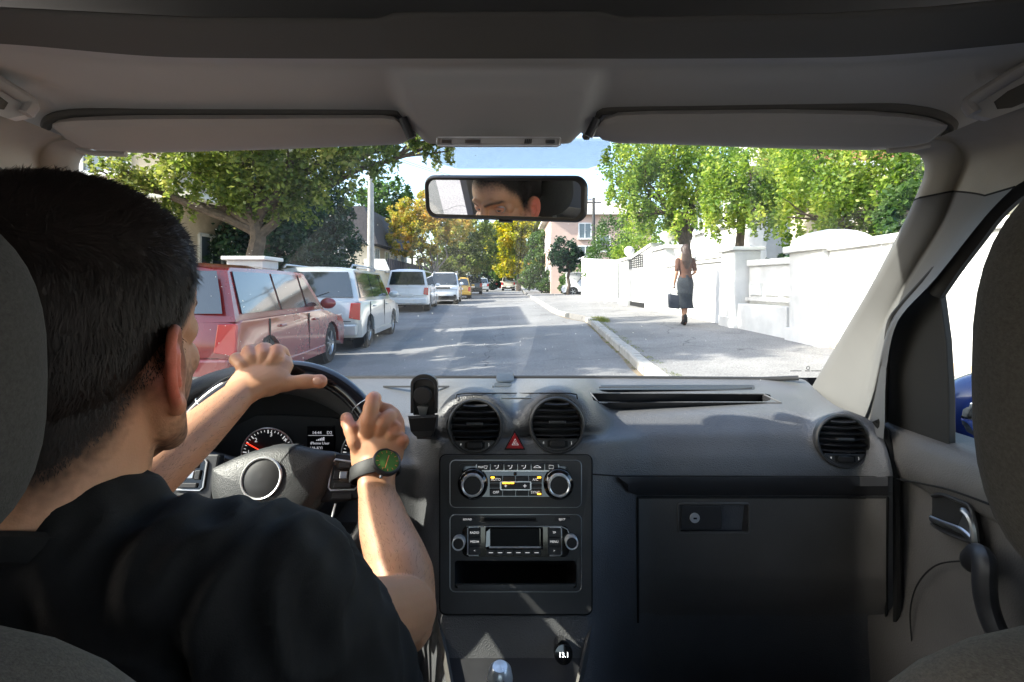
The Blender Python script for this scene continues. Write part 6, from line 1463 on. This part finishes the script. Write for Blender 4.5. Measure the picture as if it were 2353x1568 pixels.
# pale houses behind the white wall
g = house('white house behind the wall and the lime trees, above the slatted fence', 8.2, 16, 16.5, 24, .4, 5.2, m_white, 'hip', m_red, .5, 1.8)
for xx in (9.6, 12.2, 14.6): window(g, (xx, 16.5, 2.0), 1.1, 1.3, (0, -1)); window(g, (xx, 16.5, 4.2), 1.1, 1.1, (0, -1))
for yy in (18, 20.2, 22.4): window(g, (8.2, yy, 2.0), 1.0, 1.3, (-1, 0)); window(g, (8.2, yy, 4.2), 1.0, 1.1, (-1, 0))
g = house('cream outbuilding with a white barred window behind the domed pier', 7.6, 13, 7.8, 14, .4, 3.4, m_cream, 'flat', m_concrete, .3)
window(g, (7.6, 9.0, 2.3), 1.4, 1.2, (-1, 0), mull=3); window(g, (7.6, 12.0, 2.3), 1.2, 1.2, (-1, 0), mull=3); window(g, (9.2, 7.8, 2.3), 1.4, 1.2, (0, -1), mull=3)
g = house('tall grey apartment block high above the lime trees on the right', 13, 22, 22, 30, .4, 13.0, m_concrete, 'flat', m_concrete, .3)
for k in range(4):
    for xx in (14.5, 17.3, 20.1): window(g, (xx, 22, 2.2 + k * 3.0), 1.3, 1.5, (0, -1))
    for yy in (23.5, 26, 28.5): window(g, (13, yy, 2.2 + k * 3.0), 1.3, 1.5, (-1, 0))
# end of the street
g = house('distant pale house closing the street behind the trees', -6, 14, 150, 160, .9, 7, m_cream, 'hip', m_red, .5, 3)
for xx in np.linspace(-4, 12, 7): window(g, (float(xx), 150, 5.0), 1.3, 1.5, (0, -1)); window(g, (float(xx), 150, 2.6), 1.3, 1.5, (0, -1))

# ------------------------------------------------------------------ poles and wires
def pole(label, u, Y, vtop, r=.10, mt=None, arm=False):
    x = pk(u, Y); z0 = G(x, Y); zt = zat(vtop, Y); g = thing('street_pole', label, 'pole', (x, Y, z0)); MB().tube([(x, Y, z0 - .2), (x, Y, zt)], [r * 1.25, r * .8], 14).build('shaft', mt or m_concrete, g)
    if arm: MB().tube([(x, Y, zt - .1), (x + .5, Y, zt + .25), (x + 1.2, Y, zt + .3)], .035, 8).build('lamp_arm', m_rim, g); MB().ell((x + 1.35, Y, zt + .28), (.28, .12, .07), 14, 8).build('lamp_head', m_wframe, g)
    else: MB().box2((x - .5, Y - .04, zt - .35), (x + .5, Y + .04, zt - .27)).build('cross_arm', m_iron, g, smooth=False)
    return Vector((x, Y, zt))
pA = pole('grey concrete pole in front of the cream house', 852, 25, 330, .15)
pB = pole('slim pale lamp post beside the orange tree', 933, 42, 520, .10, m_wframe, True)
pC = pole('dark leaning utility pole in front of the pink house', 1364, 34, 455, .11, m_iron)
pD = pole('dark thin pole by the wall on the left, before the orange tree', 947, 47, 585, .12, m_iron)
for i, (a, b) in enumerate(((pA, pC), (pA, pB), (pC, Vector((7, 16.4, 5.6))), (pA, Vector((-8.5, 20, 6.3))))):
    for k in range(2):
        d = Vector((.3 * (k - .5), 0, -.3)); pts = [a.lerp(b, t) + d - Vector((0, 0, 1.0 * 4 * t * (1 - t) * .5)) for t in np.linspace(0, 1, 14)]
        o = MB().tube(pts, .010, 4).build('overhead_wire', m_iron)
        tag(o, ['overhead wire crossing from the grey pole to the dark pole', 'overhead wire from the grey pole to the lamp post', 'overhead wire from the dark pole to the white house', 'overhead wire from the grey pole to the tan house'][i] + (', upper of the pair' if k else ', lower of the pair'), 'wire', 'overhead wires')
# ------------------------------------------------------------------ trees and hedges
m_bark = mat('bark', (.10, .075, .055), .95, var=.35, vs=7, bump=.8, bs=22, bd=.03); m_barkg = mat('grey_bark', (.17, .15, .13), .95, var=.3, vs=7, bump=.8, bs=20, bd=.03)
LM = {
 'lime': leafmat('lime_leaves', [(.04, .085, .015), (.11, .19, .03), (.23, .31, .05), (.42, .44, .09)], .42, .9),
 'olive': leafmat('olive_leaves', [(.04, .07, .015), (.10, .145, .03), (.20, .24, .055), (.36, .35, .11)], .38, .8),
 'dark': leafmat('dark_evergreen', [(.008, .025, .012), (.016, .045, .018), (.032, .075, .026)], .18, 1.2),
 'mid': leafmat('mid_green_leaves', [(.02, .055, .012), (.05, .10, .02), (.10, .17, .035)], .35, .8),
 'orange': leafmat('orange_leaves', [(.10, .13, .02), (.24, .24, .04), (.42, .32, .07), (.50, .28, .08)], .42, .9),
 'yellow': leafmat('yellow_leaves', [(.08, .12, .015), (.20, .22, .02), (.38, .34, .03), (.48, .34, .04)], .45, .7),
}
def leaves(clumps, n, size, flat=.0, seed=0, droop=0, surf=.55):
    rng = np.random.default_rng(seed); cl = np.array([[c[0], c[1], c[2], r[0], r[1], r[2]] for c, r in clumps]); w = cl[:, 3] * cl[:, 4] * cl[:, 5]; w = w ** .7; w /= w.sum()
    # sub-clumps (twigs) inside each crown clump make uneven light and gaps
    K = max(40, n // 45); ci = rng.choice(len(cl), K, p=w); d = rng.normal(size=(K, 3)); d /= np.linalg.norm(d, axis=1)[:, None]
    rad = rng.uniform(surf, 1.0, K) ** .6; tw = cl[ci, :3] + d * cl[ci, 3:] * rad[:, None]; tr_ = (.10 + .20 * rng.random(K)) * cl[ci, 3:].mean(axis=1)
    k = rng.integers(0, K, n); o = rng.normal(size=(n, 3)) * .5; o /= np.maximum(1, np.linalg.norm(o, axis=1))[:, None]
    c = tw[k] + o * tr_[k][:, None]; c[:, 2] -= droop * rng.random(n)
    a = rng.normal(size=(n, 3)); a[:, 2] = a[:, 2] * .6 - .35; a /= np.linalg.norm(a, axis=1)[:, None]; b = rng.normal(size=(n, 3)); b -= a * np.sum(a * b, axis=1)[:, None]; b /= np.linalg.norm(b, axis=1)[:, None]
    s = size * rng.uniform(.6, 1.35, n)[:, None]
    return np.stack([c - a * s * .5, c + b * s * .30, c + a * s * .55, c - b * s * .30], axis=1)
def branch(mb, a, b, r0, r1, n=6, wig=.12, seed=0):
    rng = random.Random(seed); a = Vector(a); b = Vector(b); L = (b - a).length; pts = [a.lerp(b, t) + Vector((rng.gauss(0, wig), rng.gauss(0, wig), 0)) * L * .25 * math.sin(math.pi * t) for t in np.linspace(0, 1, n)]
    mb.tube(pts, [lerp(r0, r1, i / (n - 1)) for i in range(n)], 9); return pts
TI = [0]
def tree(label, base, trunk_top, clumps, n, size, lm, tr=.18, bark=None, name='broadleaf_tree', cat='tree', group='street trees', fork=None, droop=0, surf=.55):
    TI[0] += 1; g = thing(name, label, cat, base, group=group); b = Vector(base); mb = MB(); sd = TI[0] * 17
    tt = Vector(trunk_top); branch(mb, b - Vector((0, 0, .2)), tt, tr, tr * .55, 7, .10, sd)
    for i, (c, r) in enumerate(clumps):
        s0 = b.lerp(tt, random.uniform(.6, 1.0)) if fork is None else b.lerp(tt, fork)
        branch(mb, s0, Vector(c), tr * .5, tr * .10, 6, .22, sd + i)
        for k in range(3):
            dd = Vector((random.gauss(0, 1), random.gauss(0, 1), random.gauss(.2, .7))).normalized(); branch(mb, Vector(c).lerp(s0, .25), Vector(c) + Vector((dd.x * r[0], dd.y * r[1], dd.z * r[2])) * .8, tr * .16, tr * .04, 5, .2, sd + i * 7 + k)
    mb.build('trunk', bark or m_bark, g)
    quadmesh('crown', leaves(clumps, n, size, seed=sd, droop=droop, surf=surf), LM[lm], g)
    return g
B = lambda x, y: (x, y, G(x, y))
def cl(x, y, z, r, ry=None, rz=None): return ((x, y, z), (r, ry or r, rz or r * .8))
def at(u, v, Y, r, ry=None, rz=None): p = P(u, v, Y); return ((p.x, p.y, p.z), (r, ry or r, rz or r * .85))
# left, tall lime whose branches hang over the street (trunk behind the red car)
tree('tall olive-green lime tree behind the red car, its boughs hanging over the street', B(-5.85, 11.5), (-5.8, 11.6, 3.6), [at(u, v, Y, r) for u, v, Y, r in ((250, 390, 11, .5), (330, 350, 11, .7), (440, 400, 11, .8), (520, 340, 11, 1.1), (600, 400, 11.4, 1.0), (690, 350, 11.4, 1.0), (750, 400, 11.6, .8), (560, 450, 11.8, .6), (670, 450, 11.8, .7), (840, 325, 11.6, .8), (940, 310, 11.6, .7), (740, 290, 11, 1.0), (480, 270, 11, 1.2), (1010, 325, 11.6, .45), (350, 440, 11.3, .7))], 26000, .11, 'olive', .24, droop=.3)
tree('broad lime tree on the left whose crown shades the road just ahead', B(-7.6, 6.6), (-7.4, 6.8, 4.0), [cl(-6.2, 6.8, 6.6, 1.8), cl(-8.4, 6.2, 6.0, 1.7), cl(-6.8, 7.6, 7.3, 1.6), cl(-5.4, 7.2, 5.6, 1.2), cl(-7.5, 5.8, 8.0, 1.6), cl(-7.0, 5.9, 9.8, 1.5), cl(-6.6, 8.4, 6.8, 1.4), cl(-6.4, 9.6, 5.8, 1.5), cl(-6.0, 8.3, 4.7, 1.1)], 42000, .16, 'olive', .24)
tree('leafy tree to the left of our car, above the windscreen', B(-7.6, 3.4), (-7.4, 3.6, 3.2), [cl(-7.2, 3.9, 5.4, 1.2), cl(-8.6, 4.2, 5.2, 1.3), cl(-6.4, 3.2, 4.4, .9)], 8000, .16, 'olive', .2)
# dark thuja hedge
hg = thing('hedge', 'tall dark clipped thuja hedge between the tan house and the cream house', 'hedge', (-6.9, 17, G(-6.9, 17)))
q = [cl(-6.9, yy, 2.4 + .4 * math.sin(i * 1.7), 1.15, 1.1, 2.0) for i, yy in enumerate(np.linspace(14.4, 19.6, 7))] + [cl(-6.9, yy, 3.9 + .5 * math.sin(i * 2.3), 1.0, 1.0, .9) for i, yy in enumerate(np.linspace(14.8, 19.2, 5))]
quadmesh('crown', leaves(q, 34000, .13, seed=5, surf=.8), LM['dark'], hg); mb = MB()
for i, yy in enumerate(np.linspace(14.6, 19.4, 7)): branch(mb, (-6.9, yy, 0), (-6.9, yy + .1, 4.5), .12, .05, 5, .1, i)
mb.build('stems', m_bark, hg)
def bush(label, x, y, z, r, n, size, lm, name='bush', cat='bush', rz=None, group='garden bushes', seed=1):
    g = thing(name, label, cat, B(x, y), group=group); rz = rz or r
    quadmesh('foliage', leaves([cl(x, y, z, r, r, rz), cl(x + r * .4, y, z - rz * .3, r * .8, r * .8, rz * .7), cl(x - r * .4, y, z - rz * .25, r * .8, r * .8, rz * .7)], n, size, seed=seed, surf=.75), LM[lm], g)
    mb = MB()
    for k in range(4): branch(mb, (x + (k - 1.5) * .1, y, G(x, y) - .1), (x + (k - 1.5) * r * .4, y + random.uniform(-.3, .3), z), .05, .015, 5, .2, k + seed)
    mb.build('stems', m_bark, g); return g
bush('dark shrub in front of the tan house beside the hedge', -8.0, 15.2, 1.6, 1.2, 7000, .12, 'dark', rz=1.4)
bush('round dark green bush below the lamp post', pk(915, 38), 38, 1.7, 1.1, 5000, .16, 'mid', rz=1.3, seed=3)
# beyond the cream house
tree('tall bright green tree rising above the cream house', B(pk(880, 52), 52), (pk(880, 52), 52, 6), [at(850, 520, 52, 2.4), at(880, 470, 52, 2.6), at(905, 445, 52, 2.0), at(915, 510, 52, 2.4), at(840, 470, 52, 1.8), at(925, 550, 52, 2.2), at(870, 560, 52, 2.4)], 14000, .34, 'mid', .3)
tree('orange and yellow autumn tree with a forked trunk by the white minivan', B(pk(1003, 36), 36), (pk(1000, 36), 36, zat(600, 36)), [at(930, 520, 36, 1.3), at(965, 500, 36, 1.6), at(1010, 495, 36, 1.6), at(925, 560, 36, 1.2), at(955, 470, 36, 1.2), at(990, 540, 36, 1.6), at(1040, 520, 36, 1.5), at(970, 580, 36, 1.1), at(905, 500, 36, .9)], 16000, .20, 'orange', .16, m_barkg, fork=.55)
tree('green tree right of the orange tree, shading the road side', B(pk(1060, 44), 44), (pk(1062, 44), 44, zat(590, 44)), [at(1050, 560, 44, 2.0), at(1085, 540, 44, 2.1), at(1060, 600, 44, 1.8), at(1100, 585, 44, 1.8), at(1075, 510, 44, 1.8), at(1020, 600, 44, 1.6)], 16000, .26, 'olive', .22)
tree('dark green tree behind the black suv', B(pk(1105, 74), 74), (pk(1105, 74), 74, 5), [at(1100, 600, 74, 3.0), at(1120, 570, 74, 3.2), at(1140, 610, 74, 2.8), at(1090, 625, 74, 2.4), at(1128, 640, 74, 2.0)], 11000, .40, 'dark', .3)
tree('yellow-green tree beside the cream van, in the centre of the view', B(pk(1192, 64), 64), (pk(1196, 64), 64, zat(600, 64)), [at(1160, 560, 64, 2.6), at(1195, 530, 64, 3.0), at(1230, 560, 64, 2.6), at(1180, 510, 64, 2.4), at(1215, 600, 64, 2.4), at(1165, 600, 64, 2.2), at(1240, 520, 64, 2.2), at(1205, 490, 64, 2.2)], 22000, .34, 'yellow', .36, m_bark)
tree('second leaning trunk tree close to the yellow-green one', B(pk(1180, 68), 68), (pk(1178, 68), 68, zat(600, 68)), [at(1150, 620, 68, 1.8), at(1175, 575, 68, 2.2)], 5000, .32, 'mid', .25, m_barkg)
tree('orange-berried green tree left of the pink house', B(pk(1245, 50), 50), (pk(1248, 50), 50, zat(600, 50)), [at(1245, 600, 50, 1.7), at(1250, 560, 50, 1.5), at(1235, 630, 50, 1.5), at(1265, 585, 50, 1.4), at(1222, 640, 50, 1.2)], 10000, .24, 'mid', .15)
tree('small round-headed tree before the pink house', B(pk(1306, 37), 37), (pk(1304, 37), 37, zat(590, 37)), [at(1295, 575, 37, 1.0), at(1285, 590, 37, .8), at(1315, 588, 37, .8), at(1300, 605, 37, .8)], 8000, .17, 'dark', .14, surf=.6)
bush('low hedge plants under the small round-headed tree', pk(1280, 44), 44, 1.7, 1.5, 6000, .2, 'mid', rz=1.2, seed=6)
bush('rounded bush at the gate of the pink house', pk(1325, 40), 40, 1.8, 1.2, 5000, .18, 'mid', rz=1.3, seed=16)
bush('bright conical thuja beside the dark utility pole', 6.1, 30.5, 3.0, 1.5, 12000, .14, 'mid', rz=2.4, seed=8)
bush('second bright green thuja nearer the finial pier', 6.6, 25.5, 2.9, 1.4, 11000, .13, 'lime', rz=2.2, seed=9)
# right side limes
tree('lime tree with bright hanging leaves over the wall behind the woman', B(5.3, 15.6), (5.25, 15.6, 3.6), [at(1490, 420, 15.6, 1.1), at(1560, 380, 15.6, 1.3), at(1450, 370, 15.8, .9), at(1530, 470, 15.6, .8), at(1600, 430, 15.6, .9), at(1470, 490, 15.6, .6), at(1500, 330, 15.8, 1.3), at(1620, 350, 16, 1.0), at(1425, 430, 16, .5), at(1565, 505, 15, .6)], 21000, .11, 'lime', .20, droop=.35)
tree('second lime tree with a dark trunk right of the woman', B(5.5, 12.4), (5.5, 12.4, 3.2), [at(1680, 440, 12.2, .8), at(1720, 380, 12, 1.0), at(1655, 500, 12.2, .4), at(1780, 430, 12, .8), at(1660, 390, 12, .6), at(1810, 370, 12, .7), at(1745, 480, 11.6, .55)], 15000, .09, 'lime', .15, droop=.3)
tree('near lime tree with bright leaves above the domed pier', B(6.3, 8.8), (6.2, 8.8, 2.8), [at(1900, 430, 8.6, .7), at(1980, 390, 8.4, 1.0), at(2050, 440, 8.2, .9), at(1860, 385, 8.6, .6), at(1930, 490, 8.2, .4), at(2060, 500, 8, .45), at(2100, 360, 8.2, .9), at(1830, 490, 8.4, .5), at(1930, 330, 8.6, .9)], 17000, .075, 'lime', .13, droop=.25)
tree('leafy tree above the plain wall, seen through the side window', B(6.2, 4.2), (6.2, 4.2, 2.8), [((5.9, 4.3, 3.6), (1.0, 1.1, .8)), ((6.4, 2.6, 3.7), (1.0, 1.1, .8)), ((6.2, 5.8, 3.5), (.9, .9, .8))], 12000, .10, 'lime', .12)
bush('dark laurel bush behind the white wall between the piers', 5.9, 10.4, 1.5, .7, 4000, .10, 'dark', rz=.5, seed=12)
bush('bushy greenery over the plain white wall', 5.5, 6.6, 2.25, .6, 5000, .09, 'mid', rz=.4, seed=13)
# far wood closing the street
fw_ = []
rng_ = random.Random(4)
for i in range(26): fw_.append(((rng_.uniform(-60, 60), rng_.uniform(110, 140), rng_.uniform(3, 9)), (5, 4, 4)))
tag(quadmesh('distant_trees', leaves(fw_, 26000, .8, seed=77), LM['mid']), 'distant mass of trees closing the end of the street', 'trees', kind='stuff')
